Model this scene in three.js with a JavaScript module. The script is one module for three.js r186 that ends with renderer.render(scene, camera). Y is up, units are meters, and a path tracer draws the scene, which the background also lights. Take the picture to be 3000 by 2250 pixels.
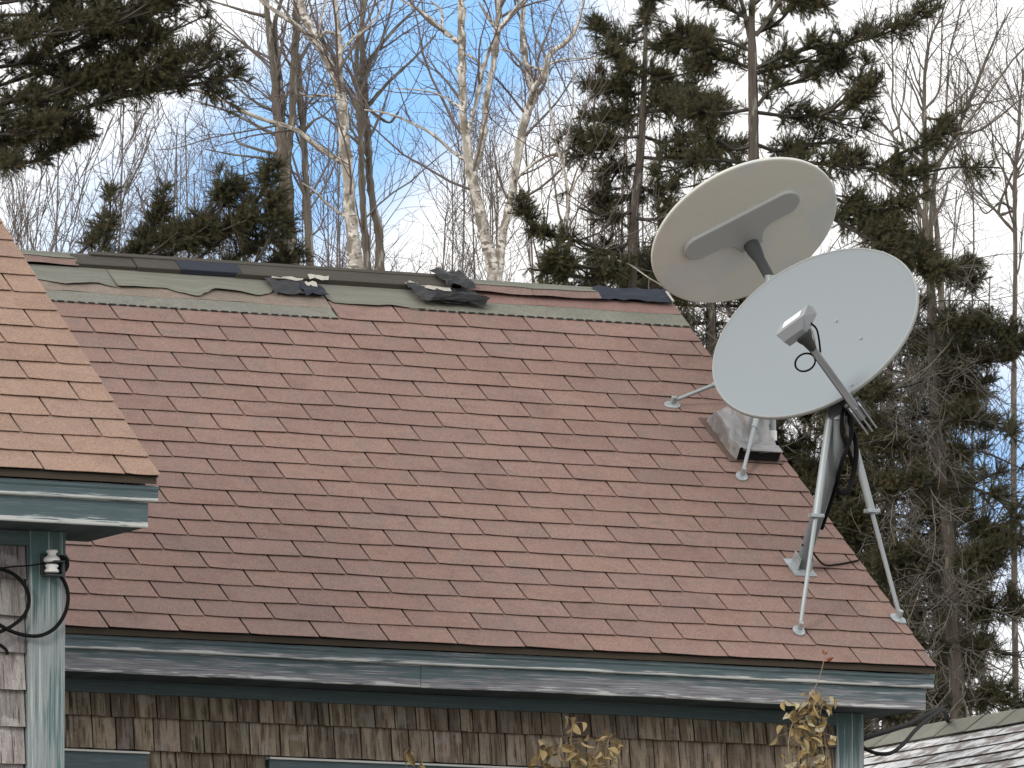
import * as THREE from 'three';
import { RoundedBoxGeometry } from 'three/addons/geometries/RoundedBoxGeometry.js';
import { ConvexGeometry } from 'three/addons/geometries/ConvexGeometry.js';
import { mergeGeometries } from 'three/addons/utils/BufferGeometryUtils.js';

// ------------------------------------------------------------------ camera, sky, sun, exposure
const scene = new THREE.Scene();
const camera = new THREE.PerspectiveCamera(4.6013, 4 / 3, 1, 4000);
camera.position.set(-14.8969, 1.6307, 34.5194);              // standing at the roadside, long zoom
camera.lookAt(-14.8969 + 0.43133, 1.6307 + 0.12534, 34.5194 - 0.89344);
const renderer = new THREE.WebGLRenderer({ antialias: true });
renderer.toneMapping = THREE.LinearToneMapping;
renderer.toneMappingExposure = 1.0;
renderer.shadowMap.enabled = true;

const V = (x, y, z) => new THREE.Vector3(x, y, z);
const SUN = V(-0.75, 0.43, 0.5).normalize();                 // low veiled sun over the left shoulder
const sun = new THREE.DirectionalLight(new THREE.Color().setRGB(1, 0.93, 0.82), 1.4);
sun.position.copy(SUN).multiplyScalar(80); sun.target.position.set(0, 5, 0);
sun.castShadow = true; sun.shadow.radius = 22;
Object.assign(sun.shadow.camera, { left: -25, right: 25, top: 25, bottom: -25, near: 1, far: 200 });
sun.shadow.mapSize.set(2048, 2048);
scene.add(sun, sun.target);

// ------------------------------------------------------------------ measured positions, in metres
const TREE_SHAPES = {"maple_a":{"base":[6.82,0.0,-13.31],"limbs":[[0.0,8.808,0.0572,-0.011,9.141,0.0461,-0.026,9.435,0.0412,-0.041,9.632,0.0349,-0.066,9.809,0.0272,-0.086,10.025,0.0204,-0.106,10.173,0.0184,-0.126,10.341,0.0155,-0.136,10.479,0.0136],[-0.032,9.671,0.0218,-0.042,9.779,0.0194,-0.052,9.947,0.0175,-0.072,10.124,0.0155,-0.082,10.291,0.0136,-0.051,10.42,0.0097,-0.034,10.499,0.0078],[0.003,9.485,0.0243,0.015,9.73,0.0218,0.021,9.976,0.0194,0.037,10.173,0.0204,0.039,10.321,0.0233,0.044,10.459,0.0213],[0.121,8.847,0.0223,0.106,9.161,0.0218,0.09,9.435,0.0175,0.08,9.632,0.0155,0.065,9.779,0.0184,0.055,9.947,0.0165,0.043,10.124,0.0165],[-0.061,9.652,0.0126,-0.148,9.696,0.0097,-0.226,9.74,0.0087,-0.372,9.809,0.0063,-0.489,9.843,0.0034],[-0.065,9.543,0.0097,-0.177,9.583,0.0073,-0.289,9.632,0.0058,-0.314,9.691,0.0029],[-0.051,9.779,0.0107,-0.149,9.819,0.0082,-0.227,9.868,0.0068,-0.324,9.947,0.0044,-0.412,9.996,0.0024],[0.075,9.681,0.0097,0.133,9.74,0.0068,0.192,9.779,0.0049,0.24,9.829,0.0029],[-0.126,10.331,0.0116,-0.228,10.351,0.0087,-0.336,10.385,0.0068,-0.453,10.42,0.0039],[-0.06,9.504,0.0087,-0.177,9.534,0.0068,-0.323,9.553,0.0053,-0.469,9.583,0.0029],[-0.05,9.435,0.0087,-0.167,9.45,0.0063,-0.293,9.406,0.0044,-0.41,9.357,0.0024]],"boughs":[]},"birch_a":{"base":[6.331,0.0,-11.344],"limbs":[[-0.006,8.528,0.0485,-0.033,8.857,0.0355,-0.056,9.141,0.0308,-0.076,9.377,0.0299,-0.09,9.557,0.028,-0.133,9.69,0.0233,-0.194,9.813,0.0215,-0.25,9.927,0.021,-0.297,10.021,0.0205,-0.326,10.135,0.0177],[-0.09,9.576,0.0215,-0.102,9.708,0.0196,-0.102,9.851,0.0187,-0.115,9.993,0.014,-0.131,10.145,0.0121],[-0.101,9.197,0.0168,-0.22,9.292,0.0149,-0.333,9.377,0.0131,-0.464,9.415,0.0121,-0.595,9.462,0.0112,-0.726,9.529,0.0093,-0.876,9.576,0.0065,-1.007,9.557,0.0047,-1.176,9.543,0.0023],[-0.194,9.813,0.0149,-0.316,9.936,0.0131,-0.419,10.002,0.0121,-0.513,10.069,0.0103,-0.579,10.126,0.0084],[-0.138,9.908,0.0075,-0.175,9.912,0.0112,-0.208,9.879,0.0075,-0.194,10.002,0.0056,-0.166,10.088,0.0037],[-0.089,8.886,0.0093,-0.164,8.98,0.0065,-0.22,9.037,0.0056,-0.295,9.084,0.0033],[-0.081,9.822,0.0103,-0.025,9.879,0.0084,0.05,9.936,0.0065,0.124,10.031,0.0047,0.152,10.116,0.0028],[-0.146,9.557,0.0084,-0.202,9.571,0.0075,-0.259,9.562,0.0056,-0.315,9.585,0.0028]],"boughs":[]},"maple_b":{"base":[6.859,0.0,-12.189],"limbs":[[0.0,8.672,0.0266,-0.01,8.951,0.0219,-0.053,9.192,0.02,-0.068,9.384,0.019,-0.073,9.529,0.0219,-0.094,9.635,0.0286,-0.097,9.818,0.0257,-0.097,9.886,0.0219,-0.103,10.06,0.0124,-0.098,10.253,0.0095,-0.097,10.312,0.0086],[-0.067,8.711,0.0219,-0.081,8.884,0.02,-0.096,9.095,0.0181,-0.106,9.336,0.0167,-0.111,9.481,0.0143,-0.121,9.635,0.0152,-0.131,9.818,0.0119,-0.122,10.012,0.0095,-0.091,10.137,0.0067,-0.074,10.292,0.0048],[-0.078,9.881,0.0124,-0.007,10.002,0.0105,0.088,10.118,0.0086,0.184,10.215,0.0057,0.222,10.283,0.0043],[-0.068,9.654,0.0114,0.041,9.799,0.009,0.184,9.934,0.0062,0.299,10.06,0.0038],[-0.12,9.432,0.0076,-0.159,9.538,0.0057,-0.178,9.635,0.0043,-0.188,9.751,0.0024],[-0.054,9.635,0.0095,0.003,9.596,0.0076,0.051,9.577,0.0067,0.099,9.635,0.0038]],"boughs":[]},"birch_b":{"base":[6.559,0.0,-10.137],"limbs":[[0.007,8.346,0.0339,-0.013,8.531,0.0348,-0.049,8.67,0.032,-0.086,8.855,0.0293,-0.123,8.994,0.0265,-0.141,9.133,0.0247,-0.164,9.318,0.0229,-0.169,9.504,0.021,-0.169,9.69,0.021,-0.174,9.922,0.0174,-0.176,9.988,0.0156],[-0.178,9.676,0.0137,-0.261,9.755,0.0119,-0.353,9.839,0.0101,-0.445,9.904,0.0069,-0.518,9.941,0.0041],[0.019,8.439,0.0275,0.051,8.716,0.021,0.083,8.855,0.0201,0.115,9.04,0.021,0.143,9.226,0.0229,0.18,9.365,0.0229,0.207,9.448,0.021,0.18,9.55,0.0165,0.152,9.736,0.0156,0.152,9.922,0.0128,0.157,9.978,0.011],[0.209,9.453,0.0183,0.253,9.513,0.0165,0.299,9.643,0.0165,0.363,9.69,0.0137,0.419,9.755,0.0119,0.465,9.894,0.0064,0.483,9.969,0.0037],[-0.105,8.975,0.0201,-0.063,9.179,0.0183,-0.041,9.411,0.0174,-0.013,9.55,0.0146,0.014,9.736,0.0183,0.025,9.922,0.0156,0.028,9.978,0.0137],[-0.141,9.198,0.0128,-0.128,9.253,0.0119,-0.086,9.411,0.0114,-0.05,9.569,0.0114,-0.004,9.69,0.0101],[0.024,9.76,0.0128,0.088,9.848,0.011,0.143,9.913,0.0082,0.217,9.969,0.0046],[-0.169,9.049,0.011,-0.224,9.124,0.0092,-0.325,9.216,0.0082,-0.444,9.281,0.0082,-0.554,9.328,0.0064,-0.683,9.351,0.0037],[-0.169,9.355,0.0073,-0.261,9.411,0.0059,-0.362,9.448,0.0046,-0.518,9.467,0.0027],[0.125,8.985,0.0082,0.216,9.059,0.0073,0.308,9.103,0.0078,0.436,9.105,0.0069,0.574,9.105,0.0046],[0.281,9.56,0.0064,0.336,9.597,0.0055,0.428,9.606,0.0046,0.639,9.595,0.0027],[0.143,9.588,0.0073,0.088,9.643,0.0059,0.033,9.662,0.0037],[-0.008,9.755,0.0092,-0.041,9.839,0.0101,-0.082,9.904,0.0046],[-0.142,9.653,0.0082,-0.077,9.588,0.0073,-0.063,9.523,0.0037],[-0.261,9.774,0.0082,-0.279,9.867,0.0073,-0.335,9.922,0.0046]],"boughs":[]},"birch_c":{"base":[6.322,0.0,-9.151],"limbs":[[0.0,8.23,0.0135,0.034,8.339,0.0108,0.097,8.457,0.0117,0.137,8.547,0.0135,0.164,8.665,0.0117,0.151,8.847,0.0072,0.102,9.028,0.0054,0.066,9.256,0.0045,0.062,9.41,0.0031],[0.147,8.883,0.0058,0.147,8.983,0.0054,0.187,9.165,0.0045,0.189,9.438,0.0036,0.188,9.62,0.0022],[0.012,8.303,0.0081,0.115,8.384,0.0072,0.25,8.429,0.0081,0.33,8.457,0.0072,0.411,8.511,0.004],[0.165,8.71,0.0054,0.214,8.828,0.0045,0.295,8.901,0.0031],[0.25,8.429,0.0054,0.375,8.411,0.0049,0.483,8.375,0.0045,0.572,8.312,0.0036,0.644,8.266,0.0027]],"boughs":[]},"aspen_a":{"base":[11.46,0.0,-14.416],"limbs":[[0.011,8.581,0.026,-0.01,9.262,0.0222,-0.033,9.457,0.0212,-0.036,9.652,0.0202,-0.028,9.847,0.0174,-0.034,10.042,0.0145,-0.038,10.238,0.0125,-0.032,10.483,0.0106,-0.002,10.679,0.0072,0.077,10.865,0.0048,0.102,10.983,0.0034],[0.06,8.678,0.0212,0.049,9.359,0.0174,0.031,9.603,0.0154,0.018,9.798,0.0135,0.043,9.945,0.0135,0.121,10.082,0.0125,0.189,10.238,0.0116,0.268,10.414,0.0096,0.337,10.6,0.0072,0.405,10.757,0.0053,0.498,10.924,0.0034],[0.169,10.14,0.0096,0.286,10.287,0.0082,0.403,10.453,0.0067,0.501,10.581,0.0048,0.579,10.659,0.0029],[0.16,10.111,0.0087,0.285,10.15,0.0072,0.412,10.238,0.0063,0.538,10.346,0.0043,0.597,10.395,0.0024],[-0.037,9.623,0.0145,-0.104,9.73,0.0125,-0.161,9.798,0.0096,-0.238,9.847,0.0067,-0.315,9.906,0.0039],[-0.03,9.925,0.0106,-0.179,10.062,0.0087,-0.266,10.16,0.0077,-0.333,10.238,0.0063,-0.41,10.375,0.0048,-0.525,10.483,0.0029],[-0.188,10.179,0.0072,-0.226,10.297,0.0063,-0.221,10.434,0.0053,-0.225,10.63,0.0043,-0.233,10.845,0.0034,-0.233,10.963,0.0024],[-0.179,10.042,0.0072,-0.188,10.199,0.0058,-0.158,10.336,0.0048,-0.138,10.532,0.0039,-0.108,10.728,0.0024],[0.073,10.218,0.0077,0.098,10.375,0.0067,0.114,10.61,0.0053,0.164,10.806,0.0039,0.203,10.953,0.0024],[-0.023,10.258,0.0077,0.045,10.375,0.0063,0.065,10.532,0.0048,0.071,10.728,0.0034,0.077,10.924,0.0024],[-0.033,10.297,0.0058,-0.1,10.434,0.0043,-0.138,10.551,0.0029],[0.268,10.414,0.0053,0.229,10.493,0.0039,0.172,10.6,0.0024],[0.103,10.297,0.0067,0.171,10.346,0.0058,0.248,10.424,0.0039]],"boughs":[]},"aspen_b":{"base":[12.849,0.0,-15.947],"limbs":[[-0.001,8.93,0.018,0.013,9.635,0.014,0.011,10.039,0.015,0.017,10.242,0.012,0.039,10.444,0.009,0.05,10.627,0.0065,0.061,10.768,0.004,0.062,10.921,0.0025],[0.011,10.09,0.01,-0.053,10.191,0.008,-0.112,10.313,0.006,-0.131,10.464,0.004,-0.181,10.586,0.0025],[-0.085,9.938,0.009,-0.023,10.141,0.008,0.058,10.313,0.0065,0.139,10.444,0.004],[0.005,9.837,0.01,-0.134,9.989,0.008,-0.254,10.12,0.006,-0.303,10.262,0.004,-0.322,10.383,0.0025],[0.015,9.938,0.008,-0.074,10.009,0.007,-0.165,9.948,0.005,-0.224,10.039,0.0025]],"boughs":[]},"spruce_a":{"base":[1.944,0.0,-6.876],"limbs":[[0.005,6.982,0.0723,0.006,8.28,0.0643,0.009,8.932,0.0522,0.008,9.422,0.0402]],"boughs":[[0.088,0.013,8.393,0.415,8.605,0.656,8.703,0.768,8.826,0.977,8.997,1.137,9.128],[0.096,0.013,8.41,0.512,8.524,0.74,8.568,0.911,8.623,1.114,8.667,1.317,8.711,1.421,8.733],[0.072,0.015,8.182,0.417,8.309,0.556,8.348,0.672,8.426,0.81,8.49],[0.08,0.576,8.605,0.849,8.718,1.074,8.85,1.187,8.915,1.396,9.013],[0.096,0.011,8.687,0.413,8.883,0.574,8.891,0.896,8.932,1.17,8.997],[0.093,0.009,8.932,0.412,9.022,0.654,9.03,0.976,9.062,1.202,9.095],[0.1,0.898,8.622,1.107,8.711,1.268,8.768,1.416,8.817],[0.084,1.107,8.667,1.252,8.736,1.365,8.785,1.429,8.842],[0.096,0.174,8.393,0.512,8.491,0.641,8.532,0.81,8.532],[0.088,0.012,8.589,0.414,8.703,0.575,8.768,0.736,8.752],[0.096,0.008,9.128,0.572,9.193,1.056,9.259],[0.088,0.735,8.899,0.944,8.997,1.186,9.046,1.363,9.079],[0.048,0.416,8.312,0.481,8.28,0.514,8.231],[0.088,0.978,8.638,1.139,8.695,1.316,8.744,1.405,8.687],[0.093,0.01,8.801,0.412,8.948,0.703,8.948,1.025,8.981,1.251,9.03],[0.088,0.009,8.997,0.492,9.079,0.815,9.111,1.137,9.128],[0.093,0.013,8.491,0.415,8.556,0.608,8.605,0.833,8.671,1.026,8.768],[0.084,0.415,8.605,0.704,8.671,0.945,8.768,1.171,8.883],[0.088,0.655,8.817,0.864,8.915,1.057,8.997,1.218,9.111],[0.088,1.059,8.654,1.22,8.711,1.349,8.728,1.426,8.768],[0.088,0.094,8.328,0.416,8.426,0.576,8.475,0.738,8.45],[0.08,0.01,8.752,0.413,8.785,0.558,8.817,0.703,8.915],[0.08,0.255,8.377,0.416,8.442,0.512,8.442,0.657,8.475]]},"spruce_b":{"base":[4.206,0.0,-9.109],"limbs":[[0.021,6.997,0.0429,-0.001,8.033,0.0309,-0.015,8.24,0.0171,-0.003,8.414,0.0077,0.023,8.552,0.0026]],"boughs":[[0.106,-0.396,8.136,-0.122,8.258,0.152,8.344,0.392,8.431,0.589,8.535],[0.062,-0.413,8.154,-0.294,8.31,-0.252,8.448,-0.244,8.57],[0.075,-0.327,8.154,-0.139,8.31,-0.037,8.448,0.026,8.622],[0.082,-0.499,8.206,-0.294,8.292,-0.071,8.379,0.152,8.5],[0.089,-0.122,8.171,0.084,8.344,0.22,8.483,0.374,8.63],[0.089,0.05,8.171,0.307,8.379,0.443,8.518,0.537,8.657],[0.086,0.222,8.171,0.427,8.327,0.564,8.396,0.619,8.483],[0.069,-0.636,8.154,-0.551,8.275,-0.431,8.327,-0.371,8.379],[0.072,0.308,8.136,0.496,8.258,0.667,8.301],[0.086,-0.293,8.171,-0.054,8.301,0.221,8.379,0.495,8.483],[0.082,-0.036,8.171,0.152,8.414,0.289,8.518,0.297,8.63],[0.086,-0.464,8.136,-0.293,8.24,-0.088,8.31,0.083,8.396],[0.077,0.393,8.136,0.53,8.344,0.581,8.483,0.563,8.587]]},"spruce_c":{"base":[6.798,0.0,-9.008],"limbs":[[-0.015,6.938,0.0385,0.001,8.296,0.0262,0.016,8.667,0.0236,0.048,8.969,0.0201,0.07,9.413,0.014,0.077,9.663,0.007]],"boughs":[[0.067,0.07,9.574,-0.032,9.57,-0.12,9.606,-0.182,9.677],[0.084,0.07,9.538,0.249,9.556,0.443,9.556,0.601,9.502],[0.079,0.07,9.431,0.003,9.396,-0.071,9.431],[0.079,0.07,9.413,0.143,9.36,0.231,9.399],[0.087,0.064,9.289,-0.033,9.285,-0.129,9.328],[0.091,0.064,9.271,0.178,9.253,0.31,9.342],[0.098,0.06,9.182,-0.05,9.156,-0.147,9.147],[0.102,0.06,9.182,0.196,9.179,0.371,9.161,0.468,9.125],[0.096,0.055,9.058,-0.05,9.04,-0.156,9.001],[0.098,0.055,9.058,0.195,9.058,0.415,9.147],[0.091,0.046,8.951,0.178,8.934,0.353,8.96,0.564,8.969],[0.087,0.037,8.916,-0.068,8.88,-0.13,8.774],[0.091,0.028,8.809,0.125,8.774,0.239,8.845],[0.079,0.019,8.774,-0.086,8.721,-0.165,8.756],[0.087,0.016,8.667,-0.121,8.632,-0.27,8.667],[0.087,0.012,8.632,0.124,8.614,0.203,8.632],[0.084,0.008,8.526,-0.121,8.455,-0.349,8.526],[0.084,0.005,8.49,0.089,8.419,0.203,8.349],[0.084,0.001,8.384,-0.157,8.349,-0.367,8.366],[0.073,0.005,8.419,-0.262,8.49,-0.507,8.561,-0.56,8.632],[0.084,0.001,8.349,-0.262,8.304,-0.525,8.34],[0.079,0.001,8.296,0.176,8.26,0.316,8.225],[0.07,0.001,8.26,-0.262,8.225,-0.437,8.243],[0.052,0.07,9.663,0.091,9.734,0.07,9.627]]},"spruce_d":{"base":[6.228,0.0,-6.528],"limbs":[[0.007,6.501,0.0631,0.007,7.838,0.0531,0.001,8.561,0.0282,-0.0,8.797,0.0257,-0.003,9.05,0.0232,-0.007,9.236,0.0166,0.003,9.456,0.0141],[-0.016,9.168,0.0133,-0.042,9.293,0.0116,-0.069,9.388,0.01],[0.014,9.177,0.0116,0.086,9.275,0.0125,0.142,9.371,0.0133]],"boughs":[[0.083,-0.003,9.101,-0.159,9.165,-0.326,9.168,-0.452,9.131],[0.08,-0.01,9.016,-0.093,9.05,-0.21,9.067,-0.285,9.025],[0.086,0.015,9.016,0.157,9.08,0.324,9.131,0.491,9.151,0.659,9.202,0.901,9.307],[0.096,0.015,8.991,0.141,9.033,0.307,9.067,0.416,9.03],[0.075,0.02,8.831,0.09,8.912,0.207,8.945,0.265,8.952],[0.086,-0.01,8.814,-0.177,8.789,-0.352,8.777],[0.096,0.02,8.797,0.173,8.794,0.323,8.804,0.431,8.76],[0.093,0.323,8.78,0.407,8.827,0.46,8.873],[0.04,0.431,8.789,0.523,8.848,0.627,8.932],[0.086,0.019,8.637,0.139,8.625,0.273,8.676,0.364,8.692],[0.07,-0.011,8.628,-0.094,8.612,-0.169,8.645],[0.08,-0.003,8.561,-0.145,8.51,-0.278,8.443],[0.08,-0.003,8.544,-0.261,8.544,-0.436,8.477],[0.08,0.156,8.561,0.355,8.536,0.588,8.51,0.755,8.477,0.955,8.51,1.197,8.507],[0.076,0.588,8.51,0.722,8.595,0.856,8.645,0.981,8.733],[0.08,0.022,8.409,0.322,8.409,0.454,8.342,0.654,8.308,0.762,8.325],[0.08,0.021,8.275,0.454,8.275,0.654,8.191,0.761,8.137],[0.076,0.008,9.337,0.092,9.405,0.208,9.346,0.367,9.334],[0.06,-0.002,9.253,-0.142,9.321,-0.259,9.388],[0.05,0.001,9.185,0.125,9.253,0.242,9.405],[0.076,0.753,8.14,0.819,8.04,0.894,8.006],[0.08,0.488,8.308,0.587,8.208,0.72,8.174],[0.075,0.388,8.275,0.587,8.14,0.753,8.04]]},"spruce_e":{"base":[8.39,0.0,-8.458],"limbs":[[-0.002,5.729,0.0473,-0.003,6.229,0.042,-0.029,6.589,0.0385,-0.043,7.048,0.035,-0.104,7.49,0.028,-0.124,8.021,0.0227,-0.125,8.554,0.014,-0.125,8.803,0.0053]],"boughs":[[0.105,-0.125,8.092,-0.21,8.056,-0.325,7.968],[0.108,-0.125,8.11,0.001,8.11,0.142,8.039,0.273,8.003],[0.091,-0.122,8.003,0.0,7.95,0.141,7.915,0.343,7.968],[0.091,-0.115,7.666,-0.265,7.613,-0.423,7.578,-0.537,7.613],[0.084,-0.11,7.631,-0.002,7.596,0.139,7.578,0.279,7.49],[0.073,-0.104,7.49,-0.248,7.454,-0.459,7.49],[0.091,-0.091,7.313,-0.214,7.26,-0.399,7.242],[0.091,-0.074,7.26,0.084,7.242,0.224,7.154,0.267,7.065],[0.098,-0.049,7.03,0.083,7.101,0.17,7.03,0.284,6.977],[0.098,-0.041,6.889,-0.181,6.871,-0.339,6.854],[0.079,-0.041,6.854,0.099,6.854,0.231,6.871],[0.091,-0.033,6.713,-0.147,6.713,-0.322,6.748],[0.084,-0.028,6.678,-0.148,6.625,-0.288,6.633],[0.07,-0.009,6.29,-0.132,6.202,-0.273,6.15],[0.084,-0.009,6.255,0.113,6.185,0.261,6.15],[0.073,-0.017,6.431,0.132,6.431,0.298,6.396],[0.067,-0.025,6.519,0.133,6.607,0.334,6.625],[0.049,-0.017,6.466,-0.184,6.431,-0.359,6.466],[0.087,-0.126,8.234,-0.244,8.198,-0.351,8.092],[0.07,-0.127,7.879,-0.0,7.808,0.175,7.79],[0.07,-0.123,7.844,-0.247,7.773,-0.387,7.737],[0.061,-0.099,7.401,0.085,7.436,0.33,7.33],[0.07,-0.003,6.15,-0.185,6.097,-0.36,6.08],[0.063,-0.126,8.376,-0.032,8.394,0.091,8.34],[0.063,-0.127,8.483,-0.19,8.447,-0.279,8.376]]},"spruce_f":{"base":[9.451,0.0,-13.318],"limbs":[[0.017,6.907,0.0579,0.002,8.264,0.0405,-0.002,9.044,0.0231,-0.005,9.357,0.0077]],"boughs":[[0.086,0.004,9.122,-0.166,9.126,-0.336,9.127],[0.106,0.004,9.122,0.149,9.109,0.294,9.055],[0.09,0.004,9.032,-0.243,9.029,-0.489,9.018],[0.11,0.004,9.032,0.164,9.036,0.325,9.062],[0.087,0.003,8.943,-0.252,8.905,-0.508,8.892],[0.107,0.003,8.943,0.184,8.916,0.364,8.901],[0.102,0.003,8.853,-0.26,8.858,-0.523,8.829],[0.084,0.003,8.853,0.212,8.852,0.421,8.847],[0.09,0.003,8.763,-0.268,8.722,-0.539,8.747],[0.107,0.003,8.763,0.27,8.739,0.537,8.701],[0.094,0.003,8.673,-0.206,8.659,-0.415,8.65],[0.082,0.003,8.673,0.161,8.665,0.32,8.621],[0.097,0.002,8.584,-0.14,8.557,-0.282,8.604],[0.087,0.002,8.584,0.206,8.574,0.409,8.506],[0.09,0.002,8.494,-0.193,8.492,-0.388,8.466],[0.098,0.002,8.494,0.189,8.46,0.376,8.509],[0.088,0.002,8.405,-0.264,8.408,-0.531,8.455],[0.091,0.002,8.405,0.248,8.378,0.494,8.431],[0.103,0.002,8.315,-0.159,8.298,-0.32,8.368],[0.111,0.002,8.315,0.266,8.269,0.531,8.273],[0.105,0.001,8.226,-0.136,8.218,-0.274,8.152],[0.106,0.001,8.226,0.196,8.18,0.391,8.199],[0.085,0.001,8.136,-0.176,8.135,-0.354,8.134],[0.081,0.001,8.136,0.191,8.09,0.382,8.149],[0.092,0.001,8.047,-0.141,8.046,-0.282,7.998],[0.094,0.001,8.047,0.178,8.051,0.355,7.971],[0.086,0.001,7.957,-0.164,7.963,-0.33,8.008],[0.096,0.001,7.957,0.234,7.958,0.467,8.01],[0.097,0.0,7.868,-0.171,7.819,-0.342,7.91],[0.096,0.0,7.868,0.247,7.854,0.494,7.792],[0.094,0.0,7.779,-0.17,7.764,-0.34,7.832],[0.096,0.0,7.779,0.171,7.736,0.342,7.724],[0.087,0.0,7.689,-0.14,7.684,-0.279,7.715],[0.083,0.0,7.689,0.168,7.648,0.337,7.728],[0.093,-0.0,7.6,-0.269,7.577,-0.539,7.524],[0.104,-0.0,7.6,0.265,7.572,0.53,7.551]]},"spruce_g":{"base":[10.212,0.0,-12.611],"limbs":[[0.014,5.917,0.0478,0.008,6.877,0.0382,0.005,7.84,0.0267,0.003,8.614,0.0134,0.002,8.886,0.0048]],"boughs":[[0.111,0.013,8.692,-0.174,8.695,-0.36,8.702],[0.104,0.013,8.692,0.258,8.639,0.503,8.685],[0.1,0.012,8.61,-0.218,8.576,-0.449,8.538],[0.112,0.012,8.61,0.222,8.573,0.432,8.613],[0.113,0.012,8.529,-0.241,8.533,-0.495,8.436],[0.088,0.012,8.529,0.224,8.535,0.435,8.446],[0.089,0.012,8.447,-0.243,8.412,-0.498,8.478],[0.112,0.012,8.447,0.218,8.418,0.425,8.385],[0.084,0.011,8.366,-0.135,8.376,-0.283,8.28],[0.108,0.011,8.366,0.253,8.368,0.494,8.295],[0.09,0.011,8.285,-0.231,8.257,-0.473,8.204],[0.108,0.011,8.285,0.223,8.272,0.434,8.203],[0.085,0.01,8.204,-0.173,8.178,-0.356,8.239],[0.103,0.01,8.204,0.211,8.18,0.412,8.125],[0.1,0.01,8.122,-0.125,8.107,-0.261,8.057],[0.087,0.01,8.122,0.126,8.075,0.243,8.049],[0.094,0.01,8.041,-0.184,8.025,-0.377,7.973],[0.087,0.01,8.041,0.158,8.018,0.307,7.949],[0.1,0.009,7.96,-0.123,7.928,-0.254,7.879],[0.086,0.009,7.96,0.187,7.912,0.364,7.893],[0.11,0.009,7.879,-0.233,7.875,-0.475,7.876],[0.111,0.009,7.879,0.184,7.834,0.361,7.895],[0.094,0.008,7.798,-0.132,7.797,-0.273,7.769],[0.084,0.008,7.798,0.201,7.746,0.394,7.74],[0.106,0.008,7.717,-0.152,7.689,-0.312,7.689],[0.11,0.008,7.717,0.193,7.721,0.377,7.722],[0.103,0.008,7.635,-0.159,7.593,-0.326,7.541],[0.112,0.008,7.635,0.22,7.604,0.432,7.632],[0.111,0.007,7.554,-0.175,7.503,-0.357,7.552],[0.088,0.007,7.554,0.235,7.523,0.463,7.533],[0.088,0.007,7.473,-0.219,7.459,-0.445,7.423],[0.09,0.007,7.473,0.134,7.473,0.26,7.403],[0.095,0.006,7.393,-0.238,7.377,-0.483,7.353],[0.113,0.006,7.393,0.211,7.396,0.415,7.377],[0.093,0.006,7.312,-0.135,7.277,-0.276,7.306],[0.109,0.006,7.312,0.124,7.32,0.242,7.222],[0.089,0.006,7.231,-0.225,7.186,-0.455,7.141],[0.113,0.006,7.231,0.204,7.207,0.403,7.192],[0.104,0.005,7.15,-0.219,7.094,-0.443,7.173],[0.109,0.005,7.15,0.217,7.109,0.429,7.105],[0.102,0.005,7.069,-0.154,7.016,-0.312,7.053],[0.091,0.005,7.069,0.248,7.031,0.492,7.066],[0.112,0.004,6.988,-0.158,6.956,-0.32,6.892],[0.093,0.004,6.988,0.177,6.971,0.349,6.917],[0.101,0.004,6.907,-0.17,6.916,-0.344,6.921],[0.113,0.004,6.907,0.218,6.876,0.433,6.897],[0.114,0.004,6.827,-0.201,6.826,-0.405,6.856],[0.094,0.004,6.827,0.26,6.774,0.517,6.784],[0.112,0.003,6.746,-0.125,6.738,-0.253,6.754],[0.091,0.003,6.746,0.246,6.703,0.489,6.764],[0.108,0.003,6.665,-0.155,6.611,-0.313,6.682],[0.092,0.003,6.665,0.215,6.638,0.427,6.575],[0.085,0.002,6.585,-0.188,6.584,-0.378,6.61],[0.114,0.002,6.585,0.163,6.586,0.323,6.615],[0.106,0.002,6.504,-0.154,6.454,-0.311,6.448],[0.106,0.002,6.504,0.21,6.45,0.419,6.424],[0.101,0.002,6.423,-0.194,6.386,-0.389,6.365],[0.099,0.002,6.423,0.188,6.423,0.375,6.348]]}};
const SAPLINGS = [[6.942,-17.647,9.391,0.391,10.421],[7.034,-17.602,9.391,0.36,10.462],[7.078,-17.576,9.431,0.047,10.111],[7.181,-17.532,9.391,0.361,10.379],[7.255,-17.498,9.371,0.218,10.504],[7.329,-17.463,9.371,0.382,10.4],[7.402,-17.428,9.371,0.423,10.4],[7.109,-17.569,9.371,0.382,10.297],[6.961,-17.638,9.391,0.098,9.926],[7.496,-17.388,9.33,0.158,10.216]];
const FRONT_DISH = {"center":[3.37,6.826,-0.424],"normal":[-0.6886,0.4901,0.5344],"major":[0.72,0.5486,0.4246],"down":[0.085,-0.6771,0.7308],"p":0.471,"q":0.4};
const FRONT_MAST = {"foot":[3.394,5.853,-0.605],"bend":[3.394,6.293,-0.275],"top":[3.394,6.493,-0.275],"feet":[[3.163,5.539,-0.185],[3.683,5.621,-0.294]]};
const BACK_DISH = {"center":[3.731,7.447,-1.763],"normal":[0.1004,-0.7736,0.6261],"major":[0.7756,0.4554,0.4383],"up":[-0.6238,0.4416,0.645],"radius":0.431};
const BACK_MAST = {"bottom":[3.76,6.53,-1.58],"top":[3.76,7.22,-1.58],"strutTop":[3.76,6.855,-1.58],"feet":[[3.328,6.648,-1.665],[3.42,6.297,-1.196]]};
const CURL_A = [[0.652,2.847],[0.707,2.827],[0.759,2.812],[0.83,2.824],[0.916,2.841],[0.967,2.826],[1.009,2.816],[1.121,2.827],[1.227,2.836],[1.285,2.806],[1.361,2.778],[1.407,2.81],[1.46,2.848],[1.556,2.843],[1.659,2.824],[1.571,2.829],[1.655,2.822],[1.716,2.846],[1.793,2.947]];
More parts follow.
